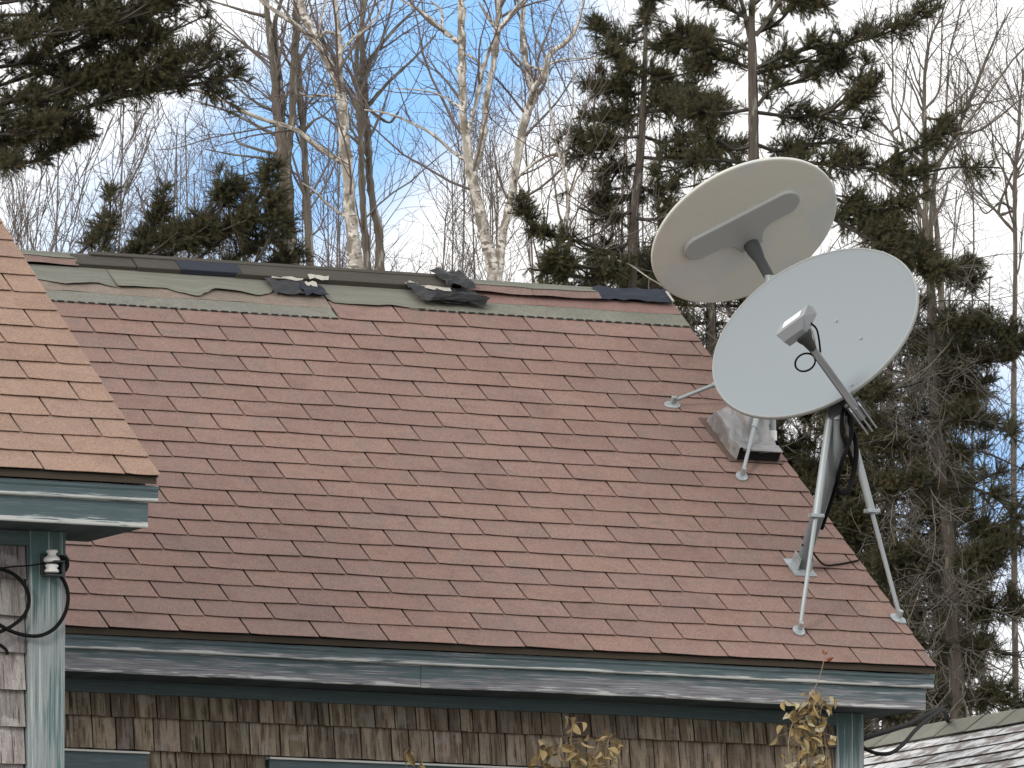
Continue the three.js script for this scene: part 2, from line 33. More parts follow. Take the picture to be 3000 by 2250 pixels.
const DASH_A = [[0.686,2.663],[1.675,2.673],[1.516,2.672],[1.968,2.682]];
const TEAR_A = [[1.716,2.846],[1.783,2.935],[1.906,2.955],[1.973,2.947],[1.979,2.837],[1.922,2.841],[1.837,2.846],[1.767,2.844]];
const CURL_B = [[1.977,2.847],[2.003,2.808],[2.082,2.801],[2.197,2.798],[2.278,2.813],[2.374,2.803],[2.452,2.807],[2.556,2.819]];
const TEAR_B = [[2.401,2.875],[2.437,2.954],[2.586,2.961],[2.703,2.975],[2.749,2.879],[2.661,2.863],[2.56,2.83],[2.446,2.838]];
const FLAP = [[2.575,3.056],[2.732,3.08],[2.707,2.954],[2.611,2.964],[2.566,2.969]];
const CAP_R = [[2.67,3.066],[2.79,3.07],[3.341,3.092],[3.337,2.991],[2.748,2.961]];
const TARP_R = [[3.341,3.092],[3.697,3.08],[3.685,2.975],[3.336,2.989]];
const CAP_L = [[0.659,3.063],[0.891,3.07],[0.878,2.963],[0.653,2.952]];
const SEAMS = [[2.9,2.954],[2.892,2.66],[1.985,2.806],[1.977,2.673]];
const NEIGHBOUR = {"ridge":[6.481,5.697,-4.956],"along":[-0.0134,0.0,0.9999]};
const INSULATOR = [-2.025,5.166,4.157];
const CABLE_LOOP = [[-2.02,5.138,4.177],[-1.986,5.115,4.187],[-1.958,5.066,4.177],[-1.969,4.999,4.187],[-2.006,4.939,4.177],[-2.074,4.908,4.187],[-2.147,4.915,4.177],[-2.215,4.939,4.187],[-2.288,4.986,4.177],[-2.331,5.054,4.187],[-2.289,5.116,4.177],[-2.216,5.133,4.187],[-2.148,5.111,4.177],[-2.114,5.064,4.187],[-2.104,5.018,4.177],[-2.131,4.971,4.187],[-2.185,4.929,4.177],[-2.266,4.903,4.187],[-2.363,4.898,4.177]];
const CABLE_THIN = [[-2.05,5.162,4.187],[-2.102,5.152,4.187],[-2.165,5.145,4.187],[-2.217,5.138,4.187],[-2.319,5.149,4.187]];
const CABLE_STUB = [[-2.236,4.882,4.177],[-2.204,4.868,4.177],[-2.187,4.854,4.177],[-2.183,4.839,4.177]];
const CABLE_A = [[3.568,5.127,-0.421],[3.628,5.147,-0.479],[3.945,5.221,-0.875],[4.397,5.321,-1.538],[5.183,5.501,-2.812],[5.95,5.66,-4.099],[6.446,5.7,-4.973]];
const CABLE_B = [[3.566,5.116,-0.423],[3.609,5.102,-0.45],[3.694,5.09,-0.511],[3.786,5.096,-0.578],[3.947,5.144,-0.773],[4.284,5.268,-1.264],[4.866,5.429,-2.192],[5.67,5.599,-3.571],[6.449,5.707,-4.97]];
const VINE_A = [[[2.99,4.883,0.12],[2.959,5.021,0.12],[2.972,5.119,0.12],[3.014,5.191,0.12],[3.054,5.241,0.12],[3.077,5.277,0.12],[3.098,5.32,0.12],[3.117,5.376,0.12],[3.13,5.44,0.12]],[[3.131,4.888,0.12],[3.123,5.0,0.12],[3.1,5.096,0.12],[3.108,5.194,0.12],[3.124,5.251,0.12]],[[3.052,4.886,0.12],[3.061,5.025,0.12],[3.022,5.135,0.12],[2.991,5.218,0.12]]];
const VINE_B = [[[1.97,4.846,0.12],[1.979,4.956,0.12],[1.973,5.039,0.12],[1.985,5.115,0.12]],[[2.146,4.852,0.12],[2.13,4.948,0.12],[2.138,5.018,0.12],[2.154,5.06,0.12]],[[1.878,4.843,0.12],[1.848,4.938,0.12],[1.863,5.021,0.12]],[[2.046,4.849,0.12],[2.069,4.919,0.12],[2.046,4.987,0.12]]];
const VINE_C = [[[1.25,4.82,0.12],[1.242,4.901,0.12],[1.235,4.949,0.12],[1.28,4.964,0.12]],[[1.302,4.822,0.12],[1.295,4.89,0.12],[1.317,4.918,0.12]]];
const SKY_OPENINGS = [[0.4204,0.1608,-0.893,0.0111,0.85],[0.4302,0.163,-0.8879,0.0093,0.7],[0.4124,0.1499,-0.8986,0.0096,0.7],[0.4036,0.1449,-0.9034,0.0107,0.45],[0.389,0.1381,-0.9108,0.0107,0.34],[0.4756,0.1162,-0.8719,0.0136,0.5]];
// ------------------------------------------------------------------ noise and textures
function rng(a) { return () => { a |= 0; a = a + 0x6D2B79F5 | 0; let t = Math.imul(a ^ a >>> 15, 1 | a); t = t + Math.imul(t ^ t >>> 7, 61 | t) ^ t; return ((t ^ t >>> 14) >>> 0) / 4294967296; }; }
function hash(x, y, z) { let h = Math.imul(x, 374761393) ^ Math.imul(y, 668265263) ^ Math.imul(z, 1274126177); h = Math.imul(h ^ h >>> 13, 1274126177); return ((h ^ h >>> 16) >>> 0) / 4294967296; }
const mod = (a, n) => ((a % n) + n) % n, sm = t => t * t * (3 - 2 * t), mix = (a, b, t) => a + (b - a) * t;
const clamp = (x, a = 0, b = 1) => Math.min(b, Math.max(a, x)), step = (a, b, x) => sm(clamp((x - a) / (b - a)));
function n2(x, y, px, py, s) {                                 // value noise, period px, py
  const xi = Math.floor(x), yi = Math.floor(y), u = sm(x - xi), v = sm(y - yi), X = mod(xi, px), X1 = mod(xi + 1, px), Y = mod(yi, py), Y1 = mod(yi + 1, py);
  return mix(mix(hash(X, Y, s), hash(X1, Y, s), u), mix(hash(X, Y1, s), hash(X1, Y1, s), u), v);
}
function f2(u, v, fx, fy, oct, s) { let a = 0, w = 0.5, t = 0; for (let i = 0; i < oct; i++) { a += w * n2(u * fx, v * fy, fx, fy, s + i * 17); t += w; w *= 0.55; fx *= 2; fy *= 2; } return a / t; }
function n3(x, y, z, s) {
  const xi = Math.floor(x), yi = Math.floor(y), zi = Math.floor(z), u = sm(x - xi), v = sm(y - yi), w = sm(z - zi);
  const h = (a, b, c) => hash(xi + a + s * 131, yi + b, zi + c);
  return mix(mix(mix(h(0, 0, 0), h(1, 0, 0), u), mix(h(0, 1, 0), h(1, 1, 0), u), v), mix(mix(h(0, 0, 1), h(1, 0, 1), u), mix(h(0, 1, 1), h(1, 1, 1), u), v), w);
}
function f3(x, y, z, oct, s) { let a = 0, w = 0.5, t = 0; for (let i = 0; i < oct; i++) { a += w * n3(x, y, z, s + i); t += w; w *= 0.52; x *= 2.1; y *= 2.1; z *= 2.1; } return a / t; }
function tex(w, h, fn, srgb = true) {
  const d = new Uint8Array(w * h * 4);
  for (let j = 0; j < h; j++) for (let i = 0; i < w; i++) {
    const c = fn(i / w, j / h, i, j), k = (j * w + i) * 4;
    d[k] = clamp(c[0], 0, 255); d[k + 1] = clamp(c[1], 0, 255); d[k + 2] = clamp(c[2], 0, 255); d[k + 3] = 255;
  }
  const t = new THREE.DataTexture(d, w, h); t.wrapS = t.wrapT = THREE.RepeatWrapping; t.magFilter = THREE.LinearFilter; t.minFilter = THREE.LinearMipmapLinearFilter; t.generateMipmaps = true;
  if (srgb) t.colorSpace = THREE.SRGBColorSpace; t.needsUpdate = true; return t;
}
const lerp3 = (a, b, t) => [mix(a[0], b[0], t), mix(a[1], b[1], t), mix(a[2], b[2], t)];

// one sky: air and broken cloud
{
  const W = 2048, H = 1024, d = new Float32Array(W * H * 4);
  for (let j = 0; j < H; j++) {
    const el = ((j + 0.5) / H - 0.5) * Math.PI, y = Math.sin(el), cy = Math.cos(el);
    for (let i = 0; i < W; i++) {
      const az = ((i + 0.5) / W - 0.5) * 2 * Math.PI, x = Math.cos(az) * cy, z = Math.sin(az) * cy;
      let c = 0.53 + 0.62 * (f3(x * 6 + 3, y * 11 + 1, z * 6 + 9, 6, 5) - 0.44);
      for (const o of SKY_OPENINGS) { const a2 = (x - o[0]) ** 2 + (y - o[1]) ** 2 + (z - o[2]) ** 2; if (a2 < 0.02) c -= o[4] * 0.5 * Math.exp(-a2 / (o[3] * o[3])) * (0.75 + 0.5 * f3(x * 60, y * 60, z * 60, 3, 31)); }
      c = step(0.2, 0.56, c);
      const up = clamp(y * 1.25), air = [mix(0.31, 0.10, up), mix(0.67, 0.28, up), mix(1.18, 0.72, up)], k = (j * W + i) * 4;
      const white = 1.12 + 0.25 * f3(x * 14, y * 14, z * 14, 3, 77), cl = [white, white * 0.995, white * 0.985];
      const g = y < 0 ? 0.25 : 1;
      for (let q = 0; q < 3; q++) d[k + q] = mix(air[q], cl[q], c) * g;
      d[k + 3] = 1;
    }
  }
  const sky = new THREE.DataTexture(d, W, H, THREE.RGBAFormat, THREE.FloatType);
  sky.mapping = THREE.EquirectangularReflectionMapping; sky.magFilter = sky.minFilter = THREE.LinearFilter; sky.needsUpdate = true;
  scene.background = sky; scene.environment = sky;
}

// surface textures: colour, grain and wear, with eave shade in some
const granules = (pal, s, amp = 1) => tex(1024, 1024, (u, v, i, j) => {
  const a = f2(u, v, 6, 6, 4, s), b = f2(u, v, 26, 40, 3, s + 50), c = hash(i, j, s + 9), e = hash(i >> 1, j >> 1, s + 4);
  let q = lerp3(pal[0], pal[1], clamp(0.5 + (a - 0.5) * 2.2 * amp));
  q = lerp3(q, pal[2], clamp((b - 0.5) * 1.5 * amp));
  const k = 1 + (c - 0.5) * 0.16 * amp + (e - 0.5) * 0.12 * amp + (b - 0.5) * 0.14 * amp; return [q[0] * k, q[1] * k, q[2] * k];
});
const T_SHINGLE = granules([[138, 112, 103], [128, 104, 97], [109, 95, 89]], 3, 1.35);
const T_WING = granules([[152, 126, 111], [144, 118, 104], [128, 107, 96]], 13, 1.3);
const T_HEADLAP = granules([[123, 123, 115], [110, 111, 103], [98, 94, 86]], 23, 1.3);
const T_OLDROOF = tex(1024, 1024, (u, v, i, j) => {
  const a = f2(u, v, 9, 16, 4, 91), b = f2(u, v, 30, 30, 3, 95), c = hash(i, j, 99); let q = lerp3([140, 133, 130], [214, 217, 219], step(0.34, 0.56, a));
  q = lerp3(q, [96, 78, 66], step(0.58, 0.8, b) * 0.4); const k = 0.9 + c * 0.2; return [q[0] * k, q[1] * k, q[2] * k];
});
// weathered teal paint on boards; v runs across the board, u along it (metres)
function paint(s, wear, edge, low) {
  return tex(2048, 128, (u, v, i, j) => {
    const g = f2(u, v, 14, 30, 4, s), p = f2(u, v, 22, 7, 4, s + 31), st = f2(u, v, 30, 44, 3, s + 60), big = f2(u, v, 5, 2, 3, s + 77);
    const lowE = step(0.42, 0.0, v), topE = step(0.94, 1, v);
    let m = step(0.5, 0.68, 0.34 * g + 0.36 * p + 0.2 * big + wear + low * (0.5 - v) + edge * 0.16 * lowE * (0.4 + p));
    let q = lerp3([82, 99, 105], [66, 84, 90], big); q = lerp3(q, [104, 118, 122], step(0.5, 0.75, st) * 0.6);
    const wood = lerp3(lerp3([150, 148, 154], [112, 106, 112], step(0.35, 0.7, st)), [178, 180, 184], step(0.62, 0.8, g));
    q = lerp3(q, wood, m * 0.85);
    const peel = step(0.55, 0.61, 0.5 * p + 0.25 * g + edge * (0.3 * lowE + 0.34 * topE) * (0.55 + 0.6 * g) - 0.02);
    q = lerp3(q, [206, 210, 208], peel * 0.8);
    const k = 0.94 + 0.12 * hash(i, j >> 1, s); return [q[0] * k, q[1] * k, q[2] * k];
  });
}
const T_FASCIA = paint(101, 0.17, 0.9, 0.24), T_CROWN = paint(131, 0.05, 1.35, 0.12), T_WINGBOARD = paint(161, -0.04, 1.25, 0.14), T_FRIEZE = paint(191, -0.3, 0, 0);
// upright board: worn more towards its foot, eave shade put into the darker top
const T_CORNER = tex(256, 1024, (u, v, i, j) => {
  const g = f2(u, v, 26, 4, 4, 211), p = f2(u, v, 6, 5, 4, 231), st = f2(u, v, 40, 9, 3, 251);
  const m = step(0.44, 0.62, 0.5 * g + 0.5 * p + 0.13 - 0.24 * step(0.42, 0.72, v + 0.25 * (p - 0.5)));
  let q = lerp3([86, 112, 112], [72, 98, 102], p); q = lerp3(q, lerp3([168, 174, 176], [128, 134, 138], st), m * 0.85); q = lerp3(q, [200, 204, 200], step(0.66, 0.74, g) * 0.6);
  const k = 0.94 + 0.12 * hash(i >> 1, j, 5); return [q[0] * k, q[1] * k, q[2] * k];
});
const shakeWood = (s, pal) => tex(1024, 512, (u, v, i, j) => {
  const g = f2(u, v, 110, 5, 3, s), w = f2(u, v, 34, 3, 3, s + 20), p = f2(u, v, 14, 10, 3, s + 40), c = f2(u, v, 180, 4, 2, s + 80);
  let q = lerp3(pal[0], pal[1], step(0.35, 0.65, w)); q = lerp3(q, pal[2], step(0.54, 0.74, g) * 0.5); q = lerp3(q, pal[3], step(0.6, 0.78, p) * 0.6); q = lerp3(q, [34, 28, 24], step(0.74, 0.84, c) * 0.7);
  const k = 0.88 + 0.24 * hash(i, j >> 3, s + 3); return [q[0] * k, q[1] * k, q[2] * k];
});
const T_SHAKE = shakeWood(301, [[146, 134, 120], [112, 100, 86], [54, 45, 38], [140, 136, 131]]);  // palette darkened, shade under the eave put into the wood colour
const T_SHAKE_GREY = shakeWood(341, [[158, 154, 154], [132, 126, 126], [92, 84, 82], [176, 174, 174]]);
const T_BIRCH = tex(512, 1024, (u, v, i, j) => {
  const a = f2(u, v, 5, 40, 4, 401), b = f2(u, v, 6, 110, 3, 421), l = f2(u, v, 5, 16, 4, 441); let q = lerp3([224, 219, 210], [168, 161, 152], step(0.35, 0.65, a));
  q = lerp3(q, [84, 76, 70], step(0.62, 0.72, b) * 0.7); q = lerp3(q, [112, 105, 94], step(0.5, 0.68, l) * 0.8); const k = 0.92 + 0.16 * hash(i, j, 8); return [q[0] * k, q[1] * k, q[2] * k];
});
const T_BARK = tex(512, 1024, (u, v, i, j) => {
  const a = f2(u, v, 24, 8, 4, 501), b = f2(u, v, 7, 10, 4, 521), l = f2(u, v, 9, 16, 3, 541); let q = lerp3([120, 112, 102], [78, 71, 64], a);
  q = lerp3(q, [74, 70, 56], step(0.54, 0.7, b) * 0.8); q = lerp3(q, [166, 163, 154], step(0.58, 0.7, l) * 0.7); const k = 0.88 + 0.24 * hash(i, j, 8); return [q[0] * k, q[1] * k, q[2] * k];
});
const T_METAL = tex(256, 256, (u, v, i, j) => { const a = f2(u, v, 5, 5, 4, 601), b = f2(u, v, 30, 6, 2, 611); const k = 150 + 50 * a + 20 * (b - 0.5) + 10 * hash(i, j, 2); return [k * 0.97, k * 1.0, k * 1.01]; });
const T_OFFWHITE = tex(512, 512, (u, v, i, j) => {
  const a = f2(u, v, 3, 3, 4, 701), b = f2(u, v, 20, 20, 3, 721); let q = lerp3([212, 213, 205], [196, 204, 212], step(0.46, 0.68, a) * 0.5);
  q = lerp3(q, [202, 202, 193], step(0.62, 0.8, b) * 0.25); const k = 0.985 + 0.03 * hash(i, j, 3); return [q[0] * k, q[1] * k, q[2] * k];
});
const T_CRUMPLE = tex(512, 512, (u, v, i, j) => {
  const a = f2(u, v, 5, 5, 4, 801), b = f2(u, v, 14, 5, 3, 821); let q = lerp3([168, 168, 168], [118, 117, 120], a); q = lerp3(q, [112, 98, 88], step(0.6, 0.72, b) * 0.45); const k = 0.95 + 0.1 * hash(i, j, 3); return [q[0] * k, q[1] * k, q[2] * k];
});
function mat(o) { return new THREE.MeshStandardMaterial({ roughness: 0.9, metalness: 0, side: THREE.DoubleSide, ...o }); }
const lin = (r, g, b) => new THREE.Color().setRGB(r, g, b);
for (const t of [T_FASCIA, T_CROWN, T_WINGBOARD, T_FRIEZE]) t.repeat.set(0.37, 1);
const M = {
  shingle: mat({ map: T_SHINGLE, vertexColors: true, roughness: 0.95 }), wing: mat({ map: T_WING, vertexColors: true, roughness: 0.95 }), headlap: mat({ map: T_HEADLAP, vertexColors: true, roughness: 0.95 }), flashing: mat({ map: T_SHINGLE, color: lin(0.5, 0.5, 0.5) }), headlapPlain: mat({ map: T_HEADLAP }), oldRoof: mat({ map: T_OLDROOF, vertexColors: true }),
  felt: mat({ color: lin(0.01, 0.01, 0.011), roughness: 0.95 }), feltGloss: mat({ color: lin(0.012, 0.013, 0.016), roughness: 0.6 }), navy: mat({ color: lin(0.016, 0.021, 0.036), roughness: 0.85 }),
  sheathing: mat({ color: lin(0.055, 0.042, 0.03) }), ridgeWood: mat({ map: T_HEADLAP, color: lin(0.34, 0.3, 0.29) }), splinter: mat({ color: lin(0.44, 0.42, 0.38) }),  // sheathing: shadow below the shingle edge put into its dark brown
  fascia: mat({ map: T_FASCIA, roughness: 0.8 }), crown: mat({ map: T_CROWN, roughness: 0.75 }), wingBoard: mat({ map: T_WINGBOARD, roughness: 0.7 }), frieze: mat({ map: T_FRIEZE, roughness: 0.7 }), corner: mat({ map: T_CORNER, roughness: 0.8 }), soffit: mat({ map: T_FRIEZE, color: lin(0.6, 0.6, 0.6) }),  // soffit: frieze paint darkened, shade of the underside put into the colour
  shake: mat({ map: T_SHAKE, vertexColors: true }), shakeGrey: mat({ map: T_SHAKE_GREY, vertexColors: true }), wallFelt: mat({ color: lin(0.03, 0.026, 0.024) }),
  metal: mat({ map: T_METAL, color: lin(0.82, 0.84, 0.86), metalness: 0.35, roughness: 0.5 }), pipe: mat({ map: T_METAL, color: lin(0.42, 0.44, 0.46), metalness: 0.2, roughness: 0.65 }), darkMetal: mat({ color: lin(0.05, 0.055, 0.06), metalness: 0.2, roughness: 0.55 }), bracket: mat({ map: T_METAL, color: lin(0.75, 0.75, 0.78), metalness: 0.15, roughness: 0.5 }),
  dish: mat({ color: lin(0.265, 0.3, 0.325), roughness: 0.7 }), dishRim: mat({ color: lin(0.34, 0.36, 0.36), roughness: 0.6 }), dishBack: mat({ map: T_OFFWHITE, roughness: 0.65 }), plate: mat({ color: lin(0.37, 0.39, 0.39), roughness: 0.6 }), neck: mat({ color: lin(0.045, 0.05, 0.052), roughness: 0.55 }),
  white: mat({ color: lin(0.82, 0.83, 0.83), roughness: 0.4 }), lnbGrey: mat({ color: lin(0.3, 0.32, 0.34), roughness: 0.45 }), porcelain: mat({ color: lin(0.85, 0.85, 0.84), roughness: 0.2 }), cable: new THREE.MeshPhysicalMaterial({ color: lin(0.008, 0.008, 0.009), roughness: 0.8, specularIntensity: 0.25, side: THREE.DoubleSide }),
  crumple: mat({ map: T_CRUMPLE, metalness: 0.3, roughness: 0.5 }), sealant: mat({ color: lin(0.085, 0.075, 0.068), roughness: 0.9 }),
  birch: mat({ map: T_BIRCH }), bark: mat({ map: T_BARK }), spruceBark: mat({ map: T_BARK, color: lin(0.72, 0.72, 0.72) }), bough: mat({ color: lin(0.06, 0.052, 0.045) }), twig: mat({ color: lin(0.15, 0.128, 0.118) }), birchTwig: mat({ color: lin(0.15, 0.12, 0.11) }), deadTwig: mat({ color: lin(0.17, 0.155, 0.135) }),
  needle: mat({ color: lin(1, 1, 1), roughness: 0.75 }), ground: mat({ color: lin(0.2, 0.185, 0.155) }), pane: mat({ color: lin(0.03, 0.035, 0.04), roughness: 0.08 }), siding: mat({ color: lin(0.42, 0.41, 0.38) }),
  leafA: mat({ color: lin(0.36, 0.27, 0.13) }), leafB: mat({ color: lin(0.27, 0.19, 0.08) }), leafC: mat({ color: lin(0.45, 0.4, 0.28) }), leafRust: mat({ color: lin(0.22, 0.06, 0.02) }), stem: mat({ color: lin(0.3, 0.22, 0.14) }),
};

// ------------------------------------------------------------------ building blocks
class MB {                                                    // collects faces, then builds ONE mesh
  constructor() { this.p = []; this.uv = []; this.c = []; this.i = []; }
  v(q, u = 0, w = 0, c = null) { this.p.push(q.x, q.y, q.z); this.uv.push(u, w); if (c) this.c.push(...c); return this.p.length / 3 - 1; }
  quad(a, b, c, d, uv, col) { const k = [a, b, c, d].map((q, n) => this.v(q, uv ? uv[n][0] : 0, uv ? uv[n][1] : 0, col)); this.i.push(k[0], k[1], k[2], k[0], k[2], k[3]); }
  tri(a, b, c, col) { const k = [a, b, c].map(q => this.v(q, 0, 0, col)); this.i.push(...k); }
  tube(pts, rad, sides = 6, cap = true) {
    let N = V(0.31, 0.17, 0.93), prev = -1, len = 0; const n = pts.length, T = V(), Bn = V();
    for (let k = 0; k < n; k++) {
      T.subVectors(pts[Math.min(k + 1, n - 1)], pts[Math.max(k - 1, 0)]).normalize(); if (Math.abs(T.dot(N)) > 0.97) N = V(0.9, 0.4, 0.1);
      N.addScaledVector(T, -N.dot(T)).normalize(); Bn.crossVectors(T, N); if (k) len += pts[k].distanceTo(pts[k - 1]);
      const r = typeof rad === 'number' ? rad : rad[k], s0 = this.p.length / 3;
      for (let s = 0; s <= sides; s++) { const a = s / sides * Math.PI * 2; this.v(V().copy(pts[k]).addScaledVector(N, Math.cos(a) * r).addScaledVector(Bn, Math.sin(a) * r), s / sides, len * 0.7); }
      if (prev >= 0) for (let s = 0; s < sides; s++) this.i.push(prev + s, s0 + s, prev + s + 1, prev + s + 1, s0 + s, s0 + s + 1);
      if (cap && (k === 0 || k === n - 1)) { const c0 = this.v(pts[k], 0.5, len), e0 = this.p.length / 3; for (let s = 0; s <= sides; s++) { const q = (s0 + s) * 3; this.p.push(this.p[q], this.p[q + 1], this.p[q + 2]); this.uv.push(s / sides, len); } for (let s = 0; s < sides; s++) k ? this.i.push(c0, e0 + s, e0 + s + 1) : this.i.push(c0, e0 + s + 1, e0 + s); }
      prev = s0;
    }
    return this;
  }
  geo(flat = false) {
    let g = new THREE.BufferGeometry(); g.setAttribute('position', new THREE.Float32BufferAttribute(this.p, 3)); g.setAttribute('uv', new THREE.Float32BufferAttribute(this.uv, 2));
    if (this.c.length) g.setAttribute('color', new THREE.Float32BufferAttribute(this.c, 3)); g.setIndex(this.i); if (flat) g = g.toNonIndexed(); g.computeVertexNormals(); return g;
  }
  build(name, m, parent, flat = false) { return part(name, this.geo(flat), m, parent); }
}
function part(name, g, m, parent) { const o = new THREE.Mesh(g, m); o.name = name; o.castShadow = o.receiveShadow = true; parent.add(o); return o; }
const used = {};
function thing(name, label, category, group) {
  const o = new THREE.Group(), n = used[name] = (used[name] ?? -1) + 1; o.name = n ? `${name}_${String(n).padStart(3, '0')}` : name; o.userData = { label, category }; if (group) o.userData.group = group; scene.add(o); return o;
}
function structure(name, g, m) { const o = part(name, g, m, scene); o.userData.kind = 'structure'; return o; }
const P3 = a => V(a[0], a[1], a[2]);
function smooth(pts, n) { return new THREE.CatmullRomCurve3(pts, false, 'centripetal').getPoints(n); }
// a bar of constant section: profile [z, y] swept along x; u = metres along, v = 0..1 across
function prismX(prof, x0, x1, seg = 1, warp = null, vr = null) {
  const b = new MB(), n = prof.length, ys = prof.map(q => q[1]), lo = vr ? vr[0] : Math.min(...ys), hi = vr ? vr[1] : Math.max(...ys);
  const at = (k, x) => { const w = warp ? warp(x, k) : 0; return V(x, prof[k][1] + w, prof[k][0]); };
  for (let k = 0; k < n; k++) for (let s = 0; s < seg; s++) {
    const a = mix(x0, x1, s / seg), c = mix(x0, x1, (s + 1) / seg), k2 = (k + 1) % n, va = (prof[k][1] - lo) / (hi - lo), vb = (prof[k2][1] - lo) / (hi - lo);
    b.quad(at(k, a), at(k, c), at(k2, c), at(k2, a), [[a, va], [c, va], [c, vb], [a, vb]]);
  }
  for (const x of [x0, x1]) { const f = THREE.ShapeUtils.triangulateShape(prof.map(q => new THREE.Vector2(q[0], q[1])), []); for (const t of f) { const k = t.map(i => b.v(at(i, x), prof[i][0] * 2, (prof[i][1] - lo) / (hi - lo))); b.i.push(...k); } }
  return b.geo(true);
}
function boxAt(x0, x1, y0, y1, z0, z1, bev = 0.003) { const g = new RoundedBoxGeometry(x1 - x0, y1 - y0, z1 - z0, 1, bev); g.translate((x0 + x1) / 2, (y0 + y1) / 2, (z0 + z1) / 2); return g; }
// box in a frame (origin, three axes), extents a0..a1 etc.
function frameBox(o, A, B, C, a0, a1, b0, b1, c0, c1, bev = 0.002) {
  if (V().crossVectors(A, B).dot(C) < 0) { A = A.clone().negate(); [a0, a1] = [-a1, -a0]; }
  const g = new RoundedBoxGeometry(a1 - a0, b1 - b0, c1 - c0, 1, Math.min(bev, 0.45 * Math.min(a1 - a0, b1 - b0, c1 - c0))); g.translate((a0 + a1) / 2, (b0 + b1) / 2, (c0 + c1) / 2);
  return g.applyMatrix4(new THREE.Matrix4().makeBasis(A, B, C).setPosition(o));
}
function cyl(a, b, r0, r1 = r0, sides = 14) { return new MB().tube([a, b], [r0, r1], sides).geo(); }
// ------------------------------------------------------------------ the ground, out of view; tone set to light the rear dish from below
{
  const g = new THREE.PlaneGeometry(3000, 3000, 60, 60); g.rotateX(-Math.PI / 2);
  structure('ground', g, M.ground);
}

// ------------------------------------------------------------------ asphalt shingle roofs
const PS = 0.6, PC = 0.8, TAB = 0.305, EXP = 0.127;            // 9 in 12 pitch; tab width and exposure
const onRoof = (o, x, s, h = 0) => V(o.x + x, o.y + s * PS + h * PC, o.z - s * PC + h * PS);
// one tab: granule face, black asphalt edges, lower edge a little uneven
function tab(o, x0, x1, s0, s1, rand, mb = new MB(), uvS = 0.5) {
  const N = 5, gap = 0.0042, a = x0 + gap, b = x1 - gap, tone = 0.955 + 0.08 * rand(), red = 1 + 0.04 * (rand() - 0.5), tint = [tone * red, tone, tone * (2 - red)];
  const lift = 0.0098 + 0.0022 * rand(), sk = (rand() - 0.5) * 0.004, ph = rand() * 6, du = rand() * 3, dv = rand() * 3, low = [], lip = [], foot = [], top = [];
  for (let k = 0; k <= N; k++) {
    const t = k / N, x = mix(a, b, t), ds = sk * (t - 0.5) + 0.0016 * Math.sin(ph + t * 5) + (k === 0 ? 0.0035 : k === N ? 0.0015 : 0);
    const h = lift + 0.0008 * Math.sin(ph * 2 + t * 4);
    low.push(onRoof(o, x, s0 + ds, h)); lip.push(onRoof(o, x, s0 + ds + 0.0006, h - 0.0024)); foot.push(onRoof(o, x, s0 + ds + 0.034, 0.0008)); top.push(onRoof(o, x, s1 + 0.036, 0.0025));
  }
  const uv = (k, s) => [mix(a, b, k / N) * uvS + du, s * uvS + dv];
  for (let k = 0; k < N; k++) { mb.quad(low[k], low[k + 1], top[k + 1], top[k], [uv(k, s0), uv(k + 1, s0), uv(k + 1, s1), uv(k, s1)], tint); mb.quad(lip[k], lip[k + 1], low[k + 1], low[k], [uv(k, s0), uv(k + 1, s0), uv(k + 1, s0 + 0.002), uv(k, s0 + 0.002)], tint); mb.quad(foot[k], foot[k + 1], lip[k + 1], lip[k], [uv(k, s0), uv(k + 1, s0), uv(k + 1, s0 + 0.03), uv(k, s0 + 0.03)], tint); }
  for (const k of [0, N]) { mb.quad(lip[k], low[k], top[k], foot[k], null, tint); }
  return mb;
}
// all courses of one slope: tabs wholly right of xMin are parts, the rest (never in view) one mass
function shingleSlope(o, xa, xb, xMin, rows, roofPart, m, rand, skip) {
  const mass = new MB(); let any = false;
  for (let c = 0; c < rows; c++) {
    const off = (c % 2) * 0.5;
    for (let k = Math.floor(xa / TAB) - 1; k * TAB < xb; k++) {
      const x0 = Math.max(xa, (k + off) * TAB), x1 = Math.min(xb, (k + 1 + off) * TAB); if (x1 - x0 < 0.02 || (skip && skip(c, x0, x1))) continue;
      if (x1 > xMin) tab(o, x0, x1, c * EXP, (c + 1) * EXP, rand).build('shingle', m, roofPart, true); else { tab(o, x0, x1, c * EXP, (c + 1) * EXP, rand, mass); any = true; }
    }
  }
  if (any) mass.build('shingle_field', m, roofPart, true).userData.kind = 'stuff';
}
const shed2 = (o, s, h, peak) => [o.z - s * PC + h * PS, o.y + s * PS + h * PC];   // section point [z, y]
function deckProfile(o, S, h0, h1) {
  const zp = o.z - S * PC, m = q => [2 * zp - q[0], q[1]], pk = h => [zp, o.y + S * PS + h / PC];
  const A = shed2(o, 0.012, h1), B = [A[0], A[1] + (h0 - h1) / PC];
  return [A, pk(h1), m(A), m(B), pk(h0), B];
}
